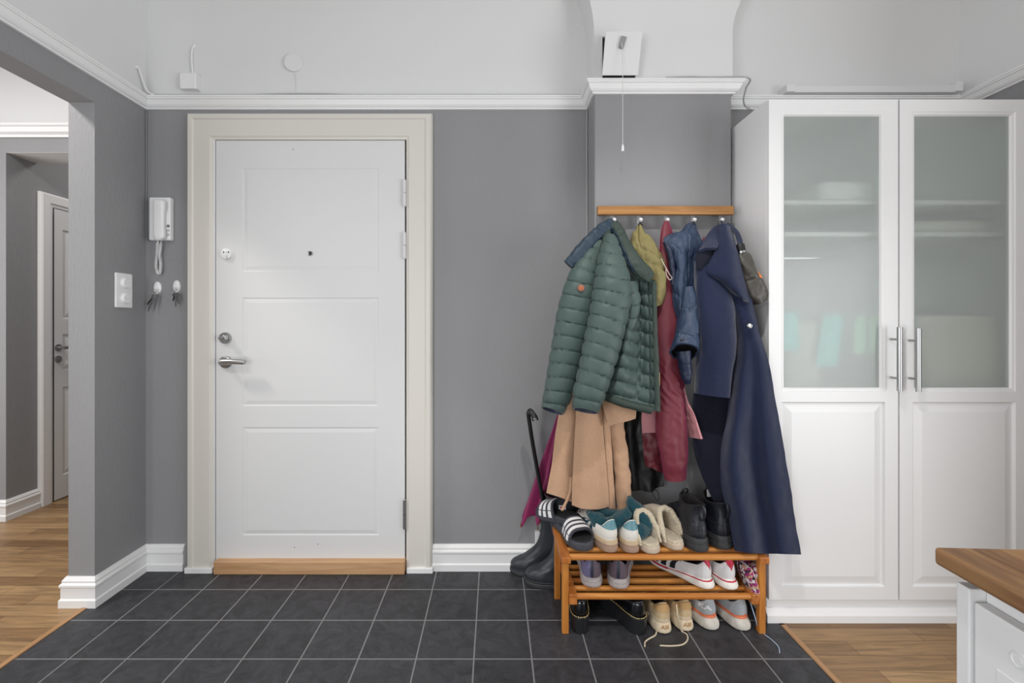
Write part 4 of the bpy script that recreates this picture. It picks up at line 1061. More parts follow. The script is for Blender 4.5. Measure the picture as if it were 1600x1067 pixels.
limb(b, [(1108, 392, 1.79, 14, .025), (1112, 420, 1.765, 24, .04), (1114, 460, 1.75, 28, .05), (1118, 500, 1.74, 29.5, .055), (1119, 540, 1.735, 28, .055), (1115, 580, 1.73, 24.5, .052), (1112.5, 617, 1.725, 22.8, .048)],
     56, 140, lambda SL, TH, A: .006 * wr(A, 14, 14, 5, 107) + .004 * np.sin(2 * TH + 3 * SL * 4), open_end=.04, sq=2.5)
b.build('sleeve', M_wool, nc)
b = MB()
sheet(b, [[(1114, 354, 1.80), (1119, 352, 1.79), (1124, 351, 1.79), (1128, 352, 1.795)], [(1104, 368, 1.775), (1112, 368, 1.765), (1119, 367, 1.76), (1126, 367, 1.765)],
          [(1091, 392, 1.735), (1100, 388, 1.722), (1111, 387, 1.715), (1121, 387, 1.715)]], 30, 30, None, .012, fold=.002)
b.build('collar', M_wool, nc)
b = MB()
sheet(b, [[(1089, 391, 1.745), (1097, 388, 1.74), (1108, 387, 1.74), (1120, 388, 1.74)], [(1087, 404, 1.742), (1096, 404, 1.736), (1106, 405, 1.736), (1115, 406, 1.738)],
          [(1087.5, 418, 1.742), (1095, 422, 1.736), (1102, 424, 1.736), (1108, 424, 1.738)]], 30, 30, None, .008, fold=.002)
b.build('lapel', M_wooli, nc)  # darker inside wool here paints the shade of the collar recess
b = MB()
sheet(b, [[(1124, 351, 1.775), (1129, 349, 1.765), (1134, 350, 1.76), (1140, 354, 1.765)], [(1120, 384, 1.735), (1130, 384, 1.715), (1140, 384, 1.705), (1150, 386, 1.715)],
          [(1105, 422, 1.715), (1124, 424, 1.69), (1142, 424, 1.68), (1160, 424, 1.70)], [(1124, 440, 1.705), (1137, 443, 1.685), (1150, 446, 1.675), (1166, 448, 1.692)],
          [(1148, 460, 1.70), (1155, 464, 1.685), (1162, 468, 1.676), (1171, 472, 1.688)]], 40, 50, None, .009, fold=.003, fs=9)
b.build('lapel', M_wool, nc)
b = MB(); b.disc(P(1171, 509, 1.664), (.1, -1, .1), .0105, [(1, -.006), (1, .002), (.85, .004), (.7, .0025), (.25, .0025), (.2, .004), (0, .004)], 24); b.build('snap_button', M_chrome, nc)
b = MB()
sheet(b, [[(1098, 372, 1.86), (1105, 367, 1.855), (1112, 361, 1.855), (1119, 356, 1.86)], [(1097, 384, 1.85), (1104, 384, 1.845), (1112, 383, 1.845), (1120, 382, 1.85)]], 20, 14, None, .006, fold=.006, fs=30)
b.build('red_lining', M_burg2, nc)
b = MB(); b.tube([P(1121, 353, 1.865), P(1123, 346.5, 1.862), P(1127, 345, 1.86), P(1130, 350, 1.865)], .0024, 8); b.build('hanger_loop', M_blk, nc)

# ---------------------------------------------------------------- compact umbrella
um = empty('umbrella', P(1157, 388, 1.72), 'short black folding umbrella hanging by its strap against the wardrobe side', 'umbrella')
b = MB()
def spir(SL, TH, A): return .0035 * np.sin(3 * TH + SL * 40) + .002 * wr(A, 50, 50, 50, 111) - .0035 * np.exp(-((SL - .105) / .006) ** 2)
limb(b, [(1159, 396, 1.722, 7.5, .017), (1163, 408, 1.72, 11, .024), (1170, 426, 1.718, 12.5, .028), (1178, 446, 1.716, 13.5, .030), (1184, 462, 1.715, 14, .030), (1188, 473, 1.715, 10, .022)], 48, 110, spir, open_end=.012)
b.build('canopy', M_umb, um)
b = MB(); a_, c_ = Vector(P(1155.5, 381.5, 1.724)), Vector(P(1159, 396, 1.722)); b.tube([a_, a_.lerp(c_, .1), a_.lerp(c_, .7), c_], [.014, .0165, .0165, .0165], 20); b.build('handle', M_rubber, um)
b = MB(); b.tube([a_.lerp(c_, .76), a_.lerp(c_, .97)], [.0172, .0172], 20); b.build('ferrule', M_steel, um)
b = MB()
sheet(b, [[(1134, 350, 1.80), (1138, 348, 1.80), (1142, 350, 1.80)], [(1146, 362, 1.765), (1150, 361, 1.76), (1154, 361, 1.765)], [(1151, 376, 1.735), (1155, 375, 1.73), (1160, 375, 1.735)], [(1152, 383, 1.728), (1156, 382, 1.722), (1160, 382, 1.728)]], 10, 30, None, .003)
b.build('wrist_strap', M_puffd, um)
b = MB()
sheet(b, [[(1181, 424, 1.74), (1184, 424, 1.738), (1187, 427, 1.74)], [(1183, 433, 1.738), (1187, 433, 1.736), (1191, 434, 1.738)], [(1184, 443, 1.738), (1187, 444, 1.736), (1189, 443, 1.738)]], 10, 14, None, .004)
b.build('orange_tab', M_orange, um)

# ---------------------------------------------------------------- magenta long umbrella
mu = empty('umbrella', P(868, 660, 2.06), 'folded magenta umbrella hanging upside down behind the camel coat and boots', 'umbrella')
nv, nu = 60, 96
cen = crom(np.array([P(884, 610, 2.03), P(874, 660, 2.045), P(866, 710, 2.06), P(858, 760, 2.072), P(851, 800, 2.08)]), nv)
rad = crom(np.array([[.008], [.020], [.045], [.066], [.088]]), nv)[:, 0]
th = np.linspace(0, 2 * PI, nu, endpoint=False); A = np.zeros((nv, nu, 3))
for i in range(nv):
    v = i / (nv - 1); lob = np.cos(7 * th + .6 * v)
    rr = rad[i] * (1 + (.10 + .26 * v) * lob)
    A[i, :, 0] = cen[i, 0] + rr * np.cos(th); A[i, :, 1] = np.minimum(cen[i, 1] + rr * np.sin(th) * .34, WALL - .004); A[i, :, 2] = cen[i, 2] - .055 * v ** 5 * np.clip(lob, 0, 1) ** 2 + .012 * v ** 3 * np.sin(th * 3)
In = A[::-1] * 1.0; ctr = A.mean(1, keepdims=True)[::-1]; In = ctr + (In - ctr) * .93
b = MB(); b.grid(np.concatenate([A, In], 0), True); b.build('canopy', M_mag, mu)
for k in range(7):
    t = (2 * PI * k - .6) / 7; i = nv - 1; r_ = rad[i] * 1.36
    tip = (cen[i, 0] + r_ * math.cos(t), min(cen[i, 1] + r_ * math.sin(t) * .34, WALL - .008), cen[i, 2] - .055)
    b = MB(); b.cyl((tip[0], tip[1], tip[2] + .006), (tip[0] * 1.0, tip[1], tip[2] - .010), .0028, 10, r2=.0022); b.build('rib_tip', M_gold, mu)
b = MB(); b.tube([Vector(c) for c in cen[:55:6]], .005, 8); b.build('shaft', M_rubber, mu)

# ---------------------------------------------------------------- shoehorn standing in the boot
sh = empty('shoehorn', P(846, 766, 2.01), 'long black shoehorn with curved end standing in the wellington boot', 'shoehorn')
b = MB()
pth = crom(np.array([P(850, 790, 2.012), P(843.5, 755, 2.008), P(837, 720, 2.0), P(831, 685, 1.992), P(826.5, 655, 1.985), P(825.5, 646, 1.98), P(827.5, 643, 1.972), P(831, 645.5, 1.965), P(835, 651, 1.958), P(836.5, 657, 1.955)]), 60)
w_ = np.concatenate([np.full(30, .0165), np.linspace(.0165, .0125, 20), np.linspace(.0125, .0145, 10)])
b.tube([Vector(p) for p in pth], w_, 14, flat=.55); so = b.build('blade', M_rubber, sh)
b = MB(); c = P(836, 655, 1.943); b.tube([(c[0] + .0045 * math.cos(t), c[1], c[2] + .0045 * math.sin(t)) for t in np.linspace(0, 2 * PI, 17)[:-1]], .0016, 8, closed=True); b.build('eyelet', M_chrome, so)
# ================================================================== shoes
TT = [0, .015, .05, .11, .22, .40, .55, .70, .82, .92, .97, 1]
FT = [0, .34, .56, .69, .75, .75, .85, 1.0, .96, .74, .46, 0]
NU = 96
def ring(y0, y1, w, z, e=0.0, bend=.012):
    th = np.linspace(0, 2 * PI, NU, endpoint=False); t = (1 - np.cos(th)) / 2
    f = (1 - e) * np.interp(t, TT, FT) + e * np.sqrt(np.clip(4 * t * (1 - t), 0, 1))
    z = np.full(5, z) if np.isscalar(z) else np.asarray(z, float)
    zz = np.interp(t, np.linspace(0, 1, 41), crom(z[:, None], 41)[:, 0])
    x = np.sign(np.sin(th)) * f * w / 2
    x = x + bend * np.clip(t - .3, 0, 1) ** 2 * np.where(True, 1, 1)
    return np.stack([x, y0 + (y1 - y0) * t, zz], 1)
def loft(rings, lv): return crom(np.array(rings), lv)
def add_loft(b, A, mi=0, cap0=False, cap1=False):
    nv = len(A); b.grid(A, True, mi)
    for c, i in ((cap0, 0), (cap1, nv - 1)):
        if c: b.f.append(tuple(i * NU + k for k in range(NU)) if i else tuple(range(NU))[::-1]); b.mi.append(0); b.sm.append(False)
    return b
# grid() offsets faces only through add(); caps above assume the loft is first in its MB
def part(b, name, m, par, **kw):
    o = b.build(name, m, None, **kw); o.parent = par; return o
def shoe_root(name, px, Y, z, yaw, label, cat, group=None, pitch=0.0, roll=0.0):
    x = (px - CX) * Y / F
    return empty(name, (x, Y, z), label, cat, group, (math.radians(pitch), math.radians(roll), math.radians(yaw)))
def seam(A, v, u0, u1, n=30, off=.0015):
    """points on a loft at level v between angle fractions u0..u1"""
    nv = len(A); i = v * (nv - 1); i0 = int(min(i, nv - 2)); f = i - i0; R = A[i0] * (1 - f) + A[i0 + 1] * f
    N = -normals(A, True); N0 = N[i0] * (1 - f) + N[i0 + 1] * f
    ctr = A.reshape(-1, 3).mean(0)
    out = []
    for u in np.linspace(u0, u1, n):
        k = (u % 1) * NU; k0 = int(k) % NU; g = k - int(k)
        p = R[k0] * (1 - g) + R[(k0 + 1) % NU] * g; q = N0[k0]
        if np.dot(q, p - ctr) < 0: q = -q
        out.append(p + q * off)
    return out

def sink(A, L, zs, drop):
    A = A.copy(); t = np.clip((A[..., 1] / L - .12) / .5, 0, 1); A[..., 2] -= drop * zs * t * t * (3 - 2 * t) * np.clip(A[..., 2] / zs, 0, 1); return A
def sneaker(root, L, Wd, zs, mats, hc=.098, sidez=.072, heel_mi=None, sole_mi=None, sole_mats=None, flare=.0, laces=None, front=.52, toe_h=.03, drop=.3):
    dr = lambda A: sink(A, L, zs, drop)
    """mats: list for the upper; heel_mi(v,u) picks the material"""
    b = MB()
    S_ = [ring(.004, L - .004, Wd * .93, .001), ring(-.002 - flare, L + .001, Wd * .99 + flare, .006), ring(-.002 - flare, L, Wd + flare, zs * .55), ring(0, L - .001, Wd * .98, zs * .95), ring(.004, L - .004, Wd * .94, zs)]
    A = dr(loft(S_, 26)); add_loft(b, A, sole_mi or 0, True, True)
    so = part(b, 'sole', sole_mats, root)
    f = front * L
    R = [ring(.004, L - .006, Wd * .93, zs - .001), ring(.001, L - .006, Wd * .95, [zs + .016] * 3 + [zs + .014, zs + .012]), ring(.002, L - .018, Wd * .90, [zs + .034, zs + .032, zs + .030, zs + .028, zs + toe_h]),
         ring(.006, L * .80, Wd * .78, [zs + .05, zs + .042, zs + .040, zs + .043, zs + .046]), ring(.010, f + .03, Wd * .66, [(hc + zs + .05) / 2 + .01, sidez * .92, sidez * .9, sidez + .004, hc * .86], .3), ring(.012, f, Wd * .58, [hc, sidez * 1.02, sidez, sidez * 1.05, hc], .55)]
    A = dr(loft(R, 44)); b = MB(); add_loft(b, A, heel_mi or 0)
    up = part(b, 'upper', mats, root)
    return so, up, A
def overlay(root, name, A, m, u0, u1, vlo, vhi, off=.0016, nu=24, nv=10):
    """thin panel sewn on a shoe: u0..u1 round the foot, vlo(u)..vhi(u) up the upper"""
    nl = len(A); N = normals(A, True); c = A.reshape(-1, 3).mean(0); N = N * np.sign(((A - c) * N).sum(-1, keepdims=True))
    def at(u, v, o):
        i = np.clip(v, 0, 1) * (nl - 1); i0 = int(min(i, nl - 2)); f = i - i0; k = (u % 1) * NU; k0 = int(k) % NU; k1 = (k0 + 1) % NU; g = k - int(k)
        mix = lambda T: (T[i0, k0] * (1 - g) + T[i0, k1] * g) * (1 - f) + (T[i0 + 1, k0] * (1 - g) + T[i0 + 1, k1] * g) * f
        return mix(A) + mix(N) * o
    G = np.zeros((nv, nu, 3)); B = np.zeros((nv, nu, 3))
    for k, q in enumerate(np.linspace(0, 1, nu)):
        u = u0 + (u1 - u0) * q
        for i, t in enumerate(np.linspace(0, 1, nv)):
            v = vlo(q) + (vhi(q) - vlo(q)) * t; G[i, k] = at(u, v, off); B[i, k] = at(u, v, -.001)
    b = MB(); n = nu * nv; fs = []
    for i in range(nv - 1):
        for k in range(nu - 1):
            a, c_, e, g = i * nu + k, i * nu + k + 1, (i + 1) * nu + k + 1, (i + 1) * nu + k
            fs += [(a, c_, e, g), (n + g, n + e, n + c_, n + a)]
    loop = [k for k in range(nu)] + [i * nu + nu - 1 for i in range(1, nv)] + [(nv - 1) * nu + k for k in range(nu - 2, -1, -1)] + [i * nu for i in range(nv - 2, 0, -1)]
    fs += [(loop[j], n + loop[j], n + loop[(j + 1) % len(loop)], loop[(j + 1) % len(loop)]) for j in range(len(loop))]
    b.add(np.concatenate([G.reshape(-1, 3), B.reshape(-1, 3)]), fs, 0, True)
    return part(b, name, m, root)
def lacing(root, A, m, vs=(.50, .60, .70, .80), w=.09, r=.0022):
    for v in vs:
        b = MB(); b.tube(seam(A, v, .5 - w, .5 + w, 16, .003), r, 8, flat=.6); part(b, 'lace', m, root)
def lining(root, L, Wd, zs, hc, sidez, m, front=.52, drop=.3):
    f = front * L
    I = [ring(.012, f, Wd * .58, [hc, sidez * 1.02, sidez, sidez * 1.05, hc], .55), ring(.016, f - .004, Wd * .53, [hc + .002, sidez * 1.02 + .002, sidez + .002, sidez * 1.05, hc], .55), ring(.021, f - .008, Wd * .48, [hc - .008, sidez - .006, sidez - .006, sidez - .004, hc - .01], .5), ring(.022, f + .02, Wd * .52, zs + .012, .3)]
    b = MB(); add_loft(b, sink(loft(I, 16), L, zs, drop), 0, False, True); return part(b, 'lining', m, root)

M_swhite = mat('white_leather', (226, 222, 212), 0.45, bump=.03, bscale=120)
M_gum = mat('gum_rubber', (166, 138, 120), 0.6, var=.08, vscale=30)
M_gumd = mat('cream_rubber', (196, 172, 140), 0.6, var=.08, vscale=30)
M_tealn = mat('teal_leather', (96, 140, 150), 0.4)
M_taupe = mat('taupe_suede', (118, 104, 98), 0.9)
M_strp = mat('dark_teal_stripe', (46, 78, 92), 0.5)
M_sock = mat('teal_felt', (14, 66, 76), 0.95, var=.2, vscale=140, bump=.6, bscale=260, sheen=.3)
M_shear = mat('cream_shearling', (216, 202, 176), 0.95, var=.08, vscale=120, bump=.9, bscale=170, sheen=.4)
M_eva = mat('sand_rubber', (196, 178, 158), 0.7)
M_bleath = mat('black_leather_boot', (30, 32, 40), 0.42, bump=.1, bscale=70)
M_bsole = mat('black_boot_rubber', (52, 53, 55), 0.6, bump=.1, bscale=60)
M_gloss = mat('black_patent', (14, 15, 19), 0.16, coat=.4)
M_gsole = mat('black_platform_rubber', (34, 35, 37), 0.25)
M_stitch = mat('yellow_stitch', (206, 178, 116), 0.6)
M_mauve = mat('mauve_mesh', (98, 84, 94), 0.8, bump=.2, bscale=240)
M_lav = mat('lavender_mesh', (112, 108, 142), 0.8, bump=.2, bscale=240)
M_coral = mat('coral_rubber', (216, 110, 92), 0.6)
M_gsoft = mat('grey_foam', (166, 158, 156), 0.6)
M_dstr = mat('navy_heel_strip', (44, 48, 66), 0.4)
M_wht = mat('white_mesh', (226, 224, 224), 0.7, bump=.1, bscale=240)
M_foam = mat('white_foam', (234, 230, 222), 0.55)
M_red = mat('crimson', (190, 28, 62), 0.5)
M_navys = mat('black_stripe', (22, 26, 36), 0.5)
M_sand = mat('sand_suede', (196, 172, 134), 0.9, bump=.15, bscale=160, var=.05, vscale=40)
M_sandl = mat('cream_rubber_worn', (218, 200, 172), 0.65, var=.08, vscale=35)
M_tan = mat('tan_strap', (188, 150, 100), 0.7)
M_runner = mat('pale_grey_mesh', (168, 172, 176), 0.75, bump=.25, bscale=220, var=.06, vscale=50)
M_runso = mat('worn_white_foam', (204, 198, 188), 0.7, var=.14, vscale=40)
M_orl = mat('orange_line', (222, 126, 90), 0.6)
M_welly = mat('black_wellington_rubber', (46, 49, 55), 0.38, bump=.02, bscale=40)
M_ins = mat('dark_shoe_inside', (34, 30, 32), 0.9)
M_redin = mat('red_lining', (120, 30, 44), 0.8)
M_slide = mat('charcoal_slide_rubber', (62, 64, 72), 0.6, bump=.1, bscale=150)
M_slided = mat('black_footbed', (30, 30, 32), 0.8, bump=.4, bscale=300)
M_lacec = mat('cream_lace', (206, 192, 166), 0.9)
M_laceb = mat('pale_blue_lace', (170, 188, 212), 0.8)

SZ, MZ = .2957, .1487
# ---- white platform sneakers with gum soles (top shelf)
def uu(u): return min(u, 1 - u)
def white_sneaker(px, Y, yaw, lab):
    r = shoe_root('sneaker', px, Y, SZ, yaw, lab, 'shoe', 'white sneakers with gum soles on the top shelf')
    hm = lambda v, u: 2 if uu(u) > .40 and v < .62 else 0
    so, up, A = sneaker(r, .275, .096, .047, [M_swhite, M_tealn, M_taupe, M_strp], hc=.120, sidez=.086, heel_mi=hm, sole_mats=[M_gum, M_gumd], sole_mi=lambda v, u: 1 if .55 < v else 0)
    lining(r, .275, .096, .047, .120, .086, M_ins); lacing(r, A, M_swhite, (.52, .62, .72, .82))
    overlay(r, 'heel_tab', A, M_tealn, -.21, .21, lambda q: .46 + .22 * abs(2 * q - 1) ** 2, lambda q: .985)
    b = MB(); b.tube(seam(A, .99, -.16, .16, 24, .0015), .0020, 8); part(b, 'heel_piping', M_swhite, r)
    for sg in (1, -1):
        for c in (.215, .262, .309): overlay(r, 'side_stripe', A, M_strp, sg * (c - .011), sg * (c + .011), lambda q: .16, lambda q: .80, nu=6)
    for zz in (.016, .031):
        Rg = sink(ring(-.0022, .2752, .0968, zz), .275, .047, .3); b = MB(); b.tube([Vector(p) for p in Rg], .0011, 6, closed=True); part(b, 'sole_groove', M_gum, so)
    return r
white_sneaker(959, 1.684, 19, 'white gum-soled sneaker with teal heel tab, beside the striped slides')
white_sneaker(990, 1.678, 6, 'white gum-soled sneaker with teal heel tab, beside the cream slippers')
# felt slipper socks stuffed in the sneakers
def lump(name, nodes, m, root, seed, amp=.006, fs_=24):
    b = MB(); limb(b, nodes, 48, 90, lambda SL, TH, A: amp * wr(A, fs_, fs_, fs_, seed), open_end=0); return b.build(name, m, root)
r = empty('slipper_sock', P(955, 815, 1.76), 'teal felt slipper sock stuffed in the left white sneaker', 'sock', 'teal felt slipper socks in the white sneakers')
lump('foot', [(919, 800, 1.80, 4, .02), (932, 812, 1.775, 11, .034), (944, 820, 1.76, 13, .036), (958, 818, 1.745, 11, .034), (970, 809, 1.74, 9.5, .03), (981, 800, 1.745, 7, .024), (984, 797, 1.75, 4, .015)], M_sock, r, 201)
lump('ankle', [(925, 800, 1.83, 7, .02), (940, 806, 1.82, 12, .03), (958, 808, 1.81, 13, .03), (972, 806, 1.81, 8, .02)], M_sock, r, 202)
r = empty('slipper_sock', P(1000, 810, 1.76), 'teal felt slipper sock standing up in the right white sneaker', 'sock', 'teal felt slipper socks in the white sneakers')
lump('foot', [(970, 826, 1.745, 5, .02), (980, 829, 1.735, 12, .034), (994, 829, 1.735, 13, .038), (1006, 825, 1.745, 10, .034), (1012, 818, 1.76, 6, .025)], M_sock, r, 203)
lump('ankle', [(984, 777, 1.80, 3, .012), (988, 788, 1.79, 10, .026), (995, 803, 1.78, 17, .036), (1000, 818, 1.77, 18, .04), (1000, 831, 1.765, 15, .036)], M_sock, r, 204)

# ---- cream shearling slippers
def shearling(px, Y, yaw, pitch, lab, z=SZ):
    r = shoe_root('slipper', px, Y, z, yaw, lab, 'slipper', 'cream shearling slippers on the top shelf', pitch=pitch)
    L, Wd, zs = .262, .098, .026
    b = MB(); A = loft([ring(.004, L - .004, Wd * .93, .001), ring(0, L, Wd, .006), ring(0, L, Wd, zs * .8), ring(.003, L - .003, Wd * .96, zs)], 14); add_loft(b, A, 0, True, True); part(b, 'sole', M_eva, r)
    b = MB(); A = loft([ring(.003, L - .003, Wd * .97, zs - .001), ring(.004, L - .006, Wd * .96, zs + .006), ring(.012, L - .012, Wd * .84, zs + .010)], 10); A = A + .0012 * wr(A, 90, 90, 90, 5)[..., None]; add_loft(b, A, 0, False, True); part(b, 'footbed', M_shear, r)
    # domed vamp over the front half
    nu, nv = 40, 40; G = np.zeros((nv, nu, 3))
    for i in range(nv):
        t = i / (nv - 1); y = .10 + (L - .012 - .10) * t
        tt = y / L; hw = np.interp(tt, TT, FT) * Wd / 2 + .007
        h = .098 * (1 - t ** 2.2) ** .6 + .004; 
        for k in range(nu):
            a = PI * k / (nu - 1); cx = math.cos(a); sy = math.sin(a)
            G[i, k] = (hw * np.sign(cx) * abs(cx) ** .75 + .012 * max(0, tt - .3) ** 2, y - .064 * (1 - t) * (1 - sy), zs - .002 + h * abs(sy) ** .85)
    N = normals(G); ctr = np.array([0, L * .6, zs]); sg = np.sign(((G - ctr) * N).sum(-1, keepdims=True)); N = N * sg
    Fz = .0018 * wr(G, 120, 120, 120, 9)[..., None]
    O = G + N * Fz; In = G - N * .011 + N * Fz
    b = MB(); n = nu * nv; fs = []
    for i in range(nv - 1):
        for k in range(nu - 1):
            a, c, e, g = i * nu + k, i * nu + k + 1, (i + 1) * nu + k + 1, (i + 1) * nu + k
            fs += [(a, c, e, g), (n + g, n + e, n + c, n + a)]
    fs += [(k, n + k, n + k + 1, k + 1) for k in range(nu - 1)] + [((nv - 1) * nu + k, (nv - 1) * nu + k + 1, n + (nv - 1) * nu + k + 1, n + (nv - 1) * nu + k) for k in range(nu - 1)]
    fs += [(i * nu, (i + 1) * nu, n + (i + 1) * nu, n + i * nu) for i in range(nv - 1)] + [(i * nu + nu - 1, n + i * nu + nu - 1, n + (i + 1) * nu + nu - 1, (i + 1) * nu + nu - 1) for i in range(nv - 1)]
    b.add(np.concatenate([O.reshape(-1, 3), In.reshape(-1, 3)]), fs, 0, True); part(b, 'vamp', M_shear, r)
    rim = G[0] + np.array([0, -.004, .002]); rim = rim + .003 * wr(rim, 110, 110, 110, 12)[:, None]
    b = MB(); b.tube([Vector(p) for p in rim], .0112 * np.clip(np.minimum(np.arange(nu) + 1, nu - np.arange(nu)) / 5, .45, 1), 12); part(b, 'fleece_rim', M_shear, r)
    return r
shearling(1025, 1.672, 16, 0, 'cream shearling slipper beside the right white sneaker')
shearling(1064, 1.700, 21, 0, 'cream shearling slipper beside the black ankle boots')

# ---- black ankle boots
def ankle_boot(px, Y, yaw, lab):
    r = shoe_root('ankle_boot', px, Y, SZ, yaw, lab, 'boot', 'black ankle boots on the top shelf')
    L, Wd, zs = .27, .104, .050
    b = MB(); A = loft([ring(.004, L - .004, Wd * .92, .001), ring(-.006, L, Wd * 1.02, .007), ring(-.004, L, Wd, zs * .6), ring(0, L, Wd * .97, zs), ring(.004, L - .004, Wd * .92, zs + .001)], 24)
    th = np.linspace(0, 2 * PI, NU, endpoint=False); add_loft(b, A, 0, True, True); so = part(b, 'sole', M_bsole, r)
    for zz in (.018, .036):
        b = MB(); b.tube([Vector(p) for p in ring(-.0052, L + .0005, Wd * 1.012, zz)], .0018, 6, closed=True); part(b, 'sole_ridge', M_bsole, so)
    R = [ring(.004, L - .006, Wd * .91, zs), ring(.001, L - .008, Wd * .92, zs + .018), ring(.004, L - .03, Wd * .84, [zs + .045, zs + .04, zs + .036, zs + .036, zs + .034]), ring(.010, .185, Wd * .72, [zs + .075, zs + .07, zs + .066, zs + .066, zs + .064], .3),
         ring(.012, .135, Wd * .70, [.150, .146, .142, .142, .146], .7), ring(.006, .128, Wd * .74, [.176, .168, .164, .172, .186], .8)]
    A = loft(R, 60); A = A + normals(A, True) * (.0022 * wr(A, 30, 30, 18, 230 + px))[..., None]
    b = MB(); add_loft(b, A, 0); part(b, 'upper', M_bleath, r)
    I = [R[-1], ring(.010, .124, Wd * .69, [.178, .170, .166, .174, .187], .8), ring(.016, .118, Wd * .62, [.166, .16, .156, .16, .17], .8), ring(.02, .12, Wd * .58, .10, .7)]
    b = MB(); add_loft(b, loft(I, 14), 0, False, True); part(b, 'lining', M_ins, r)
    b = MB(); b.tube(crom(np.array([(0, .004, .118), (0, -.006, .135), (0, -.010, .155), (0, -.006, .172), (0, .004, .178)]), 20), .0055, 10, flat=.5); part(b, 'pull_tab', M_bleath, r)
    b = MB(); b.tube(crom(np.array([(-.012, .112, .182), (-.014, .104, .198), (-.004, .100, .207), (.010, .104, .198), (.008, .112, .182)]), 24), .0035, 8); part(b, 'front_loop', M_blk, r)
    lacing(r, A, M_blk, (.52, .62, .72, .82, .92), .06, .0022)
    b = MB(); b.tube(seam(A, .42, -.35, .35, 60, .0006), .0009, 6); part(b, 'heel_seam', M_bsole, r)
    return r
ankle_boot(1099, 1.686, 13, 'black leather ankle boot with chunky sole, beside the cream slippers')
bb = ankle_boot(1136, 1.705, 10, 'black leather ankle boot with chunky sole, half behind the navy coat')
b = MB(); b.box(-.012, .012, .100, .103, .166, .196); part(b, 'size_label', M_wht, bb)

# ---- striped slides
def slide(px, Y, z, yaw, pitch, roll, lab):
    r = shoe_root('slide_sandal', px, Y, z, yaw, lab, 'sandal', 'charcoal slides with white stripes', pitch=pitch, roll=roll)
    L, Wd, zs = .268, .108, .032
    b = MB(); A = loft([ring(.006, L - .006, Wd * .90, .001), ring(.001, L, Wd * .98, .005), ring(0, L, Wd, zs * .7), ring(.003, L - .003, Wd * .97, zs), ring(.008, L - .008, Wd * .88, zs)], 20); add_loft(b, A, 0, True, True); part(b, 'sole', M_slide, r)
    b = MB(); A = loft([ring(.009, L - .009, Wd * .86, zs + .0002), ring(.012, L - .012, Wd * .80, zs + .003), ring(.03, L - .03, Wd * .6, zs + .0015)], 8); add_loft(b, A, 0, False, True); part(b, 'footbed', M_slided, r)
    nu, nv = 56, 34; y0, y1 = .125, .222
    G = np.zeros((nv, nu, 3))
    for i in range(nv):
        t = i / (nv - 1)
        for k in range(nu):
            a = PI * k / (nu - 1); cx, sy = math.cos(a), math.sin(a)
            y = y0 + (y1 - y0) * t + .02 * sy * (.5 - t) + .010 * sy
            hw = np.interp(min(1, y / L), TT, FT) * Wd / 2 + .003
            G[i, k] = (hw * np.sign(cx) * abs(cx) ** .7 + .012 * max(0, y / L - .3) ** 2, y, .010 + (.078 - .020 * t) * sy ** .75)
    N = normals(G); ctr = np.array([0, .17, .02]); N = N * np.sign(((G - ctr) * N).sum(-1, keepdims=True))
    B = G - N * .007; n = nu * nv; fs = []; mi = []
    def stripe(t, a):
        if abs(a - .16) < .012 or abs(a - .84) < .012: return 0
        return 1 if any(abs(t - c) < .085 for c in (.21, .5, .79)) and .04 < a < .96 else 0
    for i in range(nv - 1):
        for k in range(nu - 1):
            a, c, e, g = i * nu + k, i * nu + k + 1, (i + 1) * nu + k + 1, (i + 1) * nu + k
            fs += [(a, c, e, g), (n + g, n + e, n + c, n + a)]; mi += [stripe((i + .5) / (nv - 1), (k + .5) / (nu - 1)), 0]
    ed = [(k, n + k, n + k + 1, k + 1) for k in range(nu - 1)] + [((nv - 1) * nu + k, (nv - 1) * nu + k + 1, n + (nv - 1) * nu + k + 1, n + (nv - 1) * nu + k) for k in range(nu - 1)] + \
         [(i * nu, (i + 1) * nu, n + (i + 1) * nu, n + i * nu) for i in range(nv - 1)] + [(i * nu + nu - 1, n + i * nu + nu - 1, n + (i + 1) * nu + nu - 1, (i + 1) * nu + nu - 1) for i in range(nv - 1)]
    b = MB(); b.add(np.concatenate([G.reshape(-1, 3), B.reshape(-1, 3)]), fs + ed, mi + [0] * len(ed), True); part(b, 'strap', [M_slide, M_wht], r)
    return r
slide(872, 1.945, SZ + .002, 197, 0, 0, 'charcoal slide with white stripes in front, toe hole facing out')
slide(916, 1.80, SZ + .04, 41, -5, -4, 'charcoal slide with white stripes behind, overhanging the rack end')

# ---- middle shelf: mauve trainers, white and red runners, patterned pouch
def mauve(px, Y, yaw, lab, ca):
    r = shoe_root('running_shoe', px, Y, MZ, yaw, lab, 'shoe', 'mauve running shoes on the middle shelf')
    hm = lambda v, u: 1 if (.70 < u < .985 and not ca) else 0
    so, up, A = sneaker(r, .272, .106, .036, [M_mauve, M_lav, M_dstr, M_coral], hc=.100, sidez=.072, heel_mi=hm, sole_mats=[M_coral, M_gsoft], sole_mi=lambda v, u: 0 if v < .22 else 1, flare=.006)
    lining(r, .272, .106, .036, .100, .072, M_ins); lacing(r, A, M_mauve)
    overlay(r, 'heel_strip', A, M_dstr, -.022, .022, lambda q: .06, lambda q: .97, nu=8)
    if ca: overlay(r, 'eyestay', A, M_coral, .24, .36, lambda q: .55, lambda q: .95)
    for k, zz in enumerate((.014, .024)):
        b = MB(); b.tube([Vector(p) for p in sink(ring(-.0072, .273, .1125, zz), .272, .036, .3)], .0016, 6, closed=True); part(b, 'sole_ridge', M_gsoft, so)
mauve(925, 1.712, -9, 'mauve running shoe with dark heel strip, leftmost on the middle shelf', False)
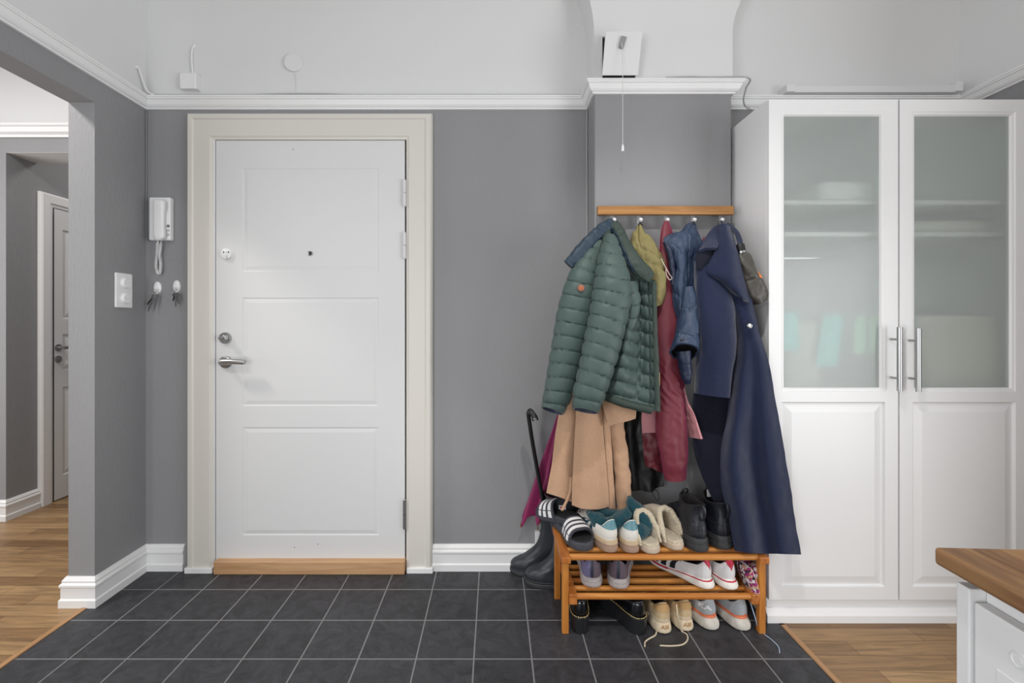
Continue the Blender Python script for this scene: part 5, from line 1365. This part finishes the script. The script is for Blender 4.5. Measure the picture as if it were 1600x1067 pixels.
mauve(966, 1.704, -16, 'mauve running shoe with coral lacing side, second on the middle shelf', True)
def redrunner(px, Y, yaw, lab):
    r = shoe_root('running_shoe', px, Y, MZ, yaw, lab, 'shoe', 'white and red running shoes on the middle shelf')
    hm = lambda v, u: 0
    sm = lambda v, u: 1 if (.60 < v < .70 and uu(u) < .28) or (.52 < v < .76 and uu(u) >= .28) else 0
    so, up, A = sneaker(r, .285, .094, .036, [M_wht, M_red, M_navys], hc=.105, sidez=.075, heel_mi=hm, sole_mats=[M_foam, M_red], sole_mi=sm, flare=.008, drop=.5)
    lining(r, .285, .094, .036, .105, .075, M_ins, drop=.5); lacing(r, A, M_wht)
    overlay(r, 'heel_patch', A, M_red, -.10, .10, lambda q: .36 + .58 * abs(2 * q - 1) ** .8, lambda q: .985)
    for sg in (1, -1):
        for c in (.25, .295, .34): overlay(r, 'side_stripe', A, M_navys, sg * (c - .013), sg * (c + .013), lambda q: .06, lambda q: .86, nu=6)
redrunner(1110, 1.708, 32, 'white running shoe with red heel patch, turned sideways showing black stripes')
redrunner(1144, 1.700, 9, 'white running shoe with red heel patch, beside the patterned pouch')
M_pat = bpy.data.materials.new('patterned_cloth'); M_pat.use_nodes = True
_n = M_pat.node_tree; _v = _n.nodes.new('ShaderNodeTexVoronoi'); _v.inputs['Scale'].default_value = 95; _t = _n.nodes.new('ShaderNodeTexCoord'); _r = _n.nodes.new('ShaderNodeValToRGB'); _r.color_ramp.interpolation = 'CONSTANT'
for i, (p_, c_) in enumerate(((0, (150, 40, 110)), (.3, (226, 222, 226)), (.55, (40, 34, 40)), (.75, (190, 150, 120)))):
    e = _r.color_ramp.elements[i] if i < 2 else _r.color_ramp.elements.new(p_)
    e.position = p_; e.color = rgb(*c_)
_n.links.new(_t.outputs['Object'], _v.inputs['Vector']); _s = _n.nodes.new('ShaderNodeSeparateColor'); _n.links.new(_v.outputs['Color'], _s.inputs[0]); _n.links.new(_s.outputs[0], _r.inputs[0]); _n.links.new(_r.outputs[0], _n.nodes['Principled BSDF'].inputs['Base Color'])
_n.nodes['Principled BSDF'].inputs['Roughness'].default_value = .8
pc = empty('patterned_pouch', P(1170, 919, 1.70), 'patterned pink and black cloth pouch squeezed beside the rack leg', 'pouch')
b = MB()
limb(b, [(1160, 876, 1.73, 6, .05), (1163, 888, 1.728, 7.5, .06), (1168, 902, 1.726, 7.5, .06), (1173, 917, 1.724, 7, .055)], 40, 50, lambda SL, TH, A: .003 * wr(A, 50, 50, 50, 260), open_end=0); b.build('front_bag', M_pat, pc)
b = MB()
limb(b, [(1169, 876, 1.74, 5.5, .05), (1173, 890, 1.738, 6, .055), (1178, 904, 1.736, 5.5, .055), (1181, 916, 1.734, 5, .05)], 40, 50, lambda SL, TH, A: .003 * wr(A, 50, 50, 50, 262), open_end=0); b.build('back_bag', M_pat, pc)

# ---- floor: black platform shoes
def platform(px, Y, yaw, lab):
    r = shoe_root('platform_shoe', px, Y, 0, yaw, lab, 'shoe', 'black platform shoes on the floor')
    L, Wd, zs = .285, .098, .062
    b = MB(); A = loft([ring(.004, L - .004, Wd * .96, .001), ring(.001, L - .001, Wd, .004), ring(0, L, Wd, zs * .5), ring(-.001, L, Wd * 1.01, zs * .94), ring(.003, L - .003, Wd * .96, zs)], 24); add_loft(b, A, 0, True, True); so = part(b, 'sole', M_gsole, r)
    b = MB(); pts = ring(.0015, L - .0015, Wd * .975, zs + .0012); n = 64
    for k in range(n):
        u0 = k / n; a = np.array([np.interp(((u0 + d) % 1) * NU, np.arange(NU + 1), np.append(pts[:, q], pts[0, q])) for d in (0, .6 / n) for q in range(3)]).reshape(2, 3); b.tube([a[0], a[1]], .0014, 6)
    tg = part(b, 'welt_stitching', M_stitch, so); tg['kind'] = 'stuff'
    R = [ring(.008, L - .008, Wd * .88, zs), ring(.004, L - .010, Wd * .86, [zs + .022] * 5), ring(.007, L - .03, Wd * .80, [zs + .045, zs + .036, zs + .03, zs + .034, zs + .034]), ring(.012, L * .72, Wd * .68, [zs + .056, zs + .042, zs + .04, zs + .05, zs + .052], .2), ring(.013, .150, Wd * .60, [.117, .104, .102, .108, .118], .5)]
    A = loft(R, 44); b = MB(); add_loft(b, A, 0); part(b, 'upper', M_gloss, r)
    b = MB(); b.tube([Vector(p) for p in R[-1]], .0048, 10, closed=True); part(b, 'collar', M_bleath, r)
    I = [R[-1], ring(.018, .146, Wd * .54, [.115, .102, .10, .106, .116], .5), ring(.02, .16, Wd * .5, .08, .4)]
    b = MB(); add_loft(b, loft(I, 10), 0, False, True); part(b, 'lining', M_ins, r); lacing(r, A, M_blk, (.62, .74, .86))
platform(907.5, 1.668, -5, 'black platform shoe with yellow stitching beside the left rack leg')
platform(1006, 1.664, 24, 'black platform shoe with yellow stitching beside the sand-coloured sneakers')

# ---- sand sneakers with heel strap
def sand(px, Y, yaw, lab):
    r = shoe_root('sneaker', px, Y, 0, yaw, lab, 'shoe', 'sand-coloured sneakers on the floor')
    L, Wd, zs = .285, .096, .036
    hm = lambda v, u: 1 if v < .20 and uu(u) < .30 else (2 if .50 < v < .78 and uu(u) < .13 else 0)
    so, up, A = sneaker(r, L, Wd, zs, [M_sand, M_sandl, M_tan], hc=.112, sidez=.084, heel_mi=hm, sole_mats=[M_sandl, M_black], sole_mi=lambda v, u: 1 if v < .12 else 0, flare=.004, toe_h=.036)
    lining(r, L, Wd, zs, .112, .084, M_ins); lacing(r, A, M_lacec)
    G_ = [seam(A, v, -.125, .125, 34, .004) for v in (.52, .60, .68, .76)]
    b = MB(); 
    rows = [[tuple(p) for p in row[::3]] for row in G_]
    sheet(b, rows, 40, 14, thick=.004, px=False); part(b, 'heel_strap', M_tan, r)
    # tongue standing up in front of the opening
    b = MB()
    limb(b, [], 0, 0) if False else None
    f = .52 * L
    rows = [[(-.024, f + .016, .080), (0, f + .014, .084), (.024, f + .016, .080)], [(-.026, f + .004, .098), (0, f + .001, .102), (.026, f + .004, .098)], [(-.024, f - .004, .117), (0, f - .008, .121), (.024, f - .004, .117)]]
    sheet(b, rows, 20, 24, thick=.010, px=False); part(b, 'tongue', M_sand, r)
    me = text_mesh('AIR', .022, .0005, .0002); o = bpy.data.objects.new('lettering', me); COL.objects.link(o); me.materials.append(M_tan)
    S2 = ring(-.002 - .004, L, Wd + .004, zs * .55)
    for v_ in me.vertices:          # wrap round the heel bumper
        x, y, z = v_.co; ang_ = x / .034
        v_.co = (.034 * math.sin(ang_) * 1.0, .0345 - .041 * math.cos(ang_) - z, .028 + y)
    o.parent = r
    return r
sand(1039, 1.672, 3, 'sand-coloured sneaker with raised heel letters beside the platform shoe')
sand(1074, 1.686, 5, 'sand-coloured sneaker with raised heel letters beside the grey running shoes')
b = MB(); zl = .0028
def FL(px, py, z=zl): Y = F * (H - z) / (py - CY); return ((px - CX) * Y / F, Y, z)
b.tube(crom(np.array([FL(1026, 984), FL(1024, 992), FL(1014, 998), FL(1008, 1003), FL(1007.5, 1010)]), 30), .0026, 8); tag(b.build('shoelace', M_lacec), 'short cream shoelace end on the tiles before the platform shoe', 'shoelace')
b = MB(); b.tube(crom(np.array([P(1057, 944, 1.675), P(1059, 962, 1.655), FL(1064, 984, .006), FL(1073, 991), FL(1074, 1000), FL(1066, 1007), FL(1050, 1009), FL(1031, 1008.5)]), 60), .0026, 8); tag(b.build('shoelace', M_lacec), 'long cream shoelace curling on the tiles before the sand sneakers', 'shoelace')

# ---- grey running shoes
def runner(px, Y, yaw, lab, letters):
    r = shoe_root('running_shoe', px, Y, 0, yaw, lab, 'shoe', 'grey running shoes with orange line on the floor')
    L, Wd, zs = .285, .096, .042
    so, up, A = sneaker(r, L, Wd, zs, [M_runner, M_orl], hc=.108, sidez=.082, heel_mi=lambda v, u: 1 if v < .10 + .10 * max(0, 1 - uu(u) / .08) and v > .02 else 0, sole_mats=[M_runso, M_black], sole_mi=lambda v, u: 1 if v < .10 else 0, flare=.010)
    lining(r, L, Wd, zs, .108, .082, M_ins); lacing(r, A, M_laceb)
    b = MB(); b.tube(seam(A, .03, -.4, .4, 70, .001), .0028, 8, flat=1.4); part(b, 'orange_piping', M_orl, r)
    for k, zz in enumerate((.016, .027)):
        b = MB(); b.tube([Vector(p) for p in sink(ring(-.011 + .002 * k, .2855, .1052 - .002 * k, zz), .285, .042, .3)], .0014, 6, closed=True); part(b, 'sole_groove', M_runso, so)
    if letters:
        me = text_mesh('KA', .022, .0005, .0007); me.materials.append(M_wht); o = bpy.data.objects.new('lettering', me); COL.objects.link(o)
        for v_ in me.vertices:
            x, y, z = v_.co; i = np.interp(.0785 + y, A[:, 0, 2], np.arange(len(A))) / (len(A) - 1)
            q = seam(A, min(.97, i), (-.075 + x / .26) % 1, (-.075 + x / .26) % 1, 1, .0016 + z)[0]; v_.co = tuple(q)
        o.parent = r
    return r
runner(1114, 1.698, 14, 'grey running shoe with white letters on the heel, orange line above the sole', True)
runner(1163, 1.694, 11, 'grey running shoe with orange line beside the right rack leg', False)
b = MB(); b.tube(crom(np.array([P(1172, 940, 1.70), P(1180, 965, 1.675), FL(1186, 984), FL(1204, 998), FL(1216, 1010), FL(1218, 1020)]), 50), .0018, 8); tag(b.build('shoelace', M_laceb), 'thin pale blue shoelace on the tiles beside the right rack leg', 'shoelace')
b = MB(); sheet(b, [[(1150, 861, 1.70), (1168, 861, 1.70), (1187, 861, 1.70)], [(1150, 858, 1.76), (1168, 857, 1.76), (1187, 858, 1.76)], [(1150, 845, 1.86), (1168, 845, 1.86), (1184, 845, 1.86)]], 20, 20, thick=.012)
tag(b.build('purple_cloth', mat('purple_cotton', (110, 52, 120), .9)), 'edge of a purple cloth under the navy coat on the rack', 'cloth')

# ---- wellington boots behind the rack
def welly(hx, hy, yaw, top, lab, tall):
    L, Wd, zs = .275, .098, .022
    r = empty('wellington_boot', (hx, hy, 0), lab, 'boot', 'black wellington boots beside the shoe rack', (0, 0, math.radians(yaw)))
    b = MB(); A = loft([ring(.004, L - .004, Wd * .95, .001), ring(0, L, Wd * 1.03, .005), ring(0, L + .002, Wd * 1.04, zs * .8), ring(.003, L, Wd * 1.0, zs)], 14); add_loft(b, A, 0, True, True); so = part(b, 'sole', M_bsole, r)
    tx, ty = top
    def up(y0, y1, w, z, s): 
        g = ring(y0, y1, w, z, .85, bend=0); g[:, 0] += tx * s; g[:, 1] += ty * s; return g
    R = [ring(.006, L - .004, Wd * .95, zs - .001), ring(.002, L - .003, Wd * .99, [zs + .022, zs + .02, zs + .02, zs + .024, zs + .022]), ring(.004, L - .02, Wd * .92, [zs + .05, zs + .044, zs + .042, zs + .046, zs + .042]), ring(.008, L * .74, Wd * .84, [zs + .085, zs + .075, zs + .07, zs + .07, zs + .068], .2),
         up(.010, .150, .088, [.15, .146, .142, .140, .140], 0.15), up(.006, .128, .096, .21, .35), up(-.004, .128, .108, .28, .65), up(-.008, .130, .114, tall, 1)]
    A = loft(R, 80); b = MB(); add_loft(b, A, 0); part(b, 'upper', M_welly, r)
    b = MB(); b.tube([Vector(p) for p in R[-1]], .003, 8, closed=True); part(b, 'top_rim', M_bsole, r)
    I = [R[-1], up(-.004, .126, .106, tall - .01, 1), up(0, .122, .098, tall - .16, .6)]
    b = MB(); add_loft(b, loft(I, 10), 0, False, True); part(b, 'lining', M_redin, r)
    g = ring(.0005, L - .0005, Wd * .997, zs + .006); b = MB(); b.tube([Vector(p) for p in g], .0022, 8, closed=True); part(b, 'foxing_band', M_welly, so)
    return r
welly(.338, 2.045, 78, (0.0, .0), 'black wellington boot holding the shoehorn, standing nearest the wall', .392)
w2 = welly(.402, 1.962, 80, (0.0, .05), 'black wellington boot half hidden behind the shoe rack leg', .40)

b = MB(); b.box(-.0625, -.060, .088, .118, .362, .380); part(b, 'white_label', M_wht, w2, bevel=.001)
b = MB(); b.box(-.0628, -.0624, .092, .114, .368, .374); part(b, 'label_print', M_red, w2)
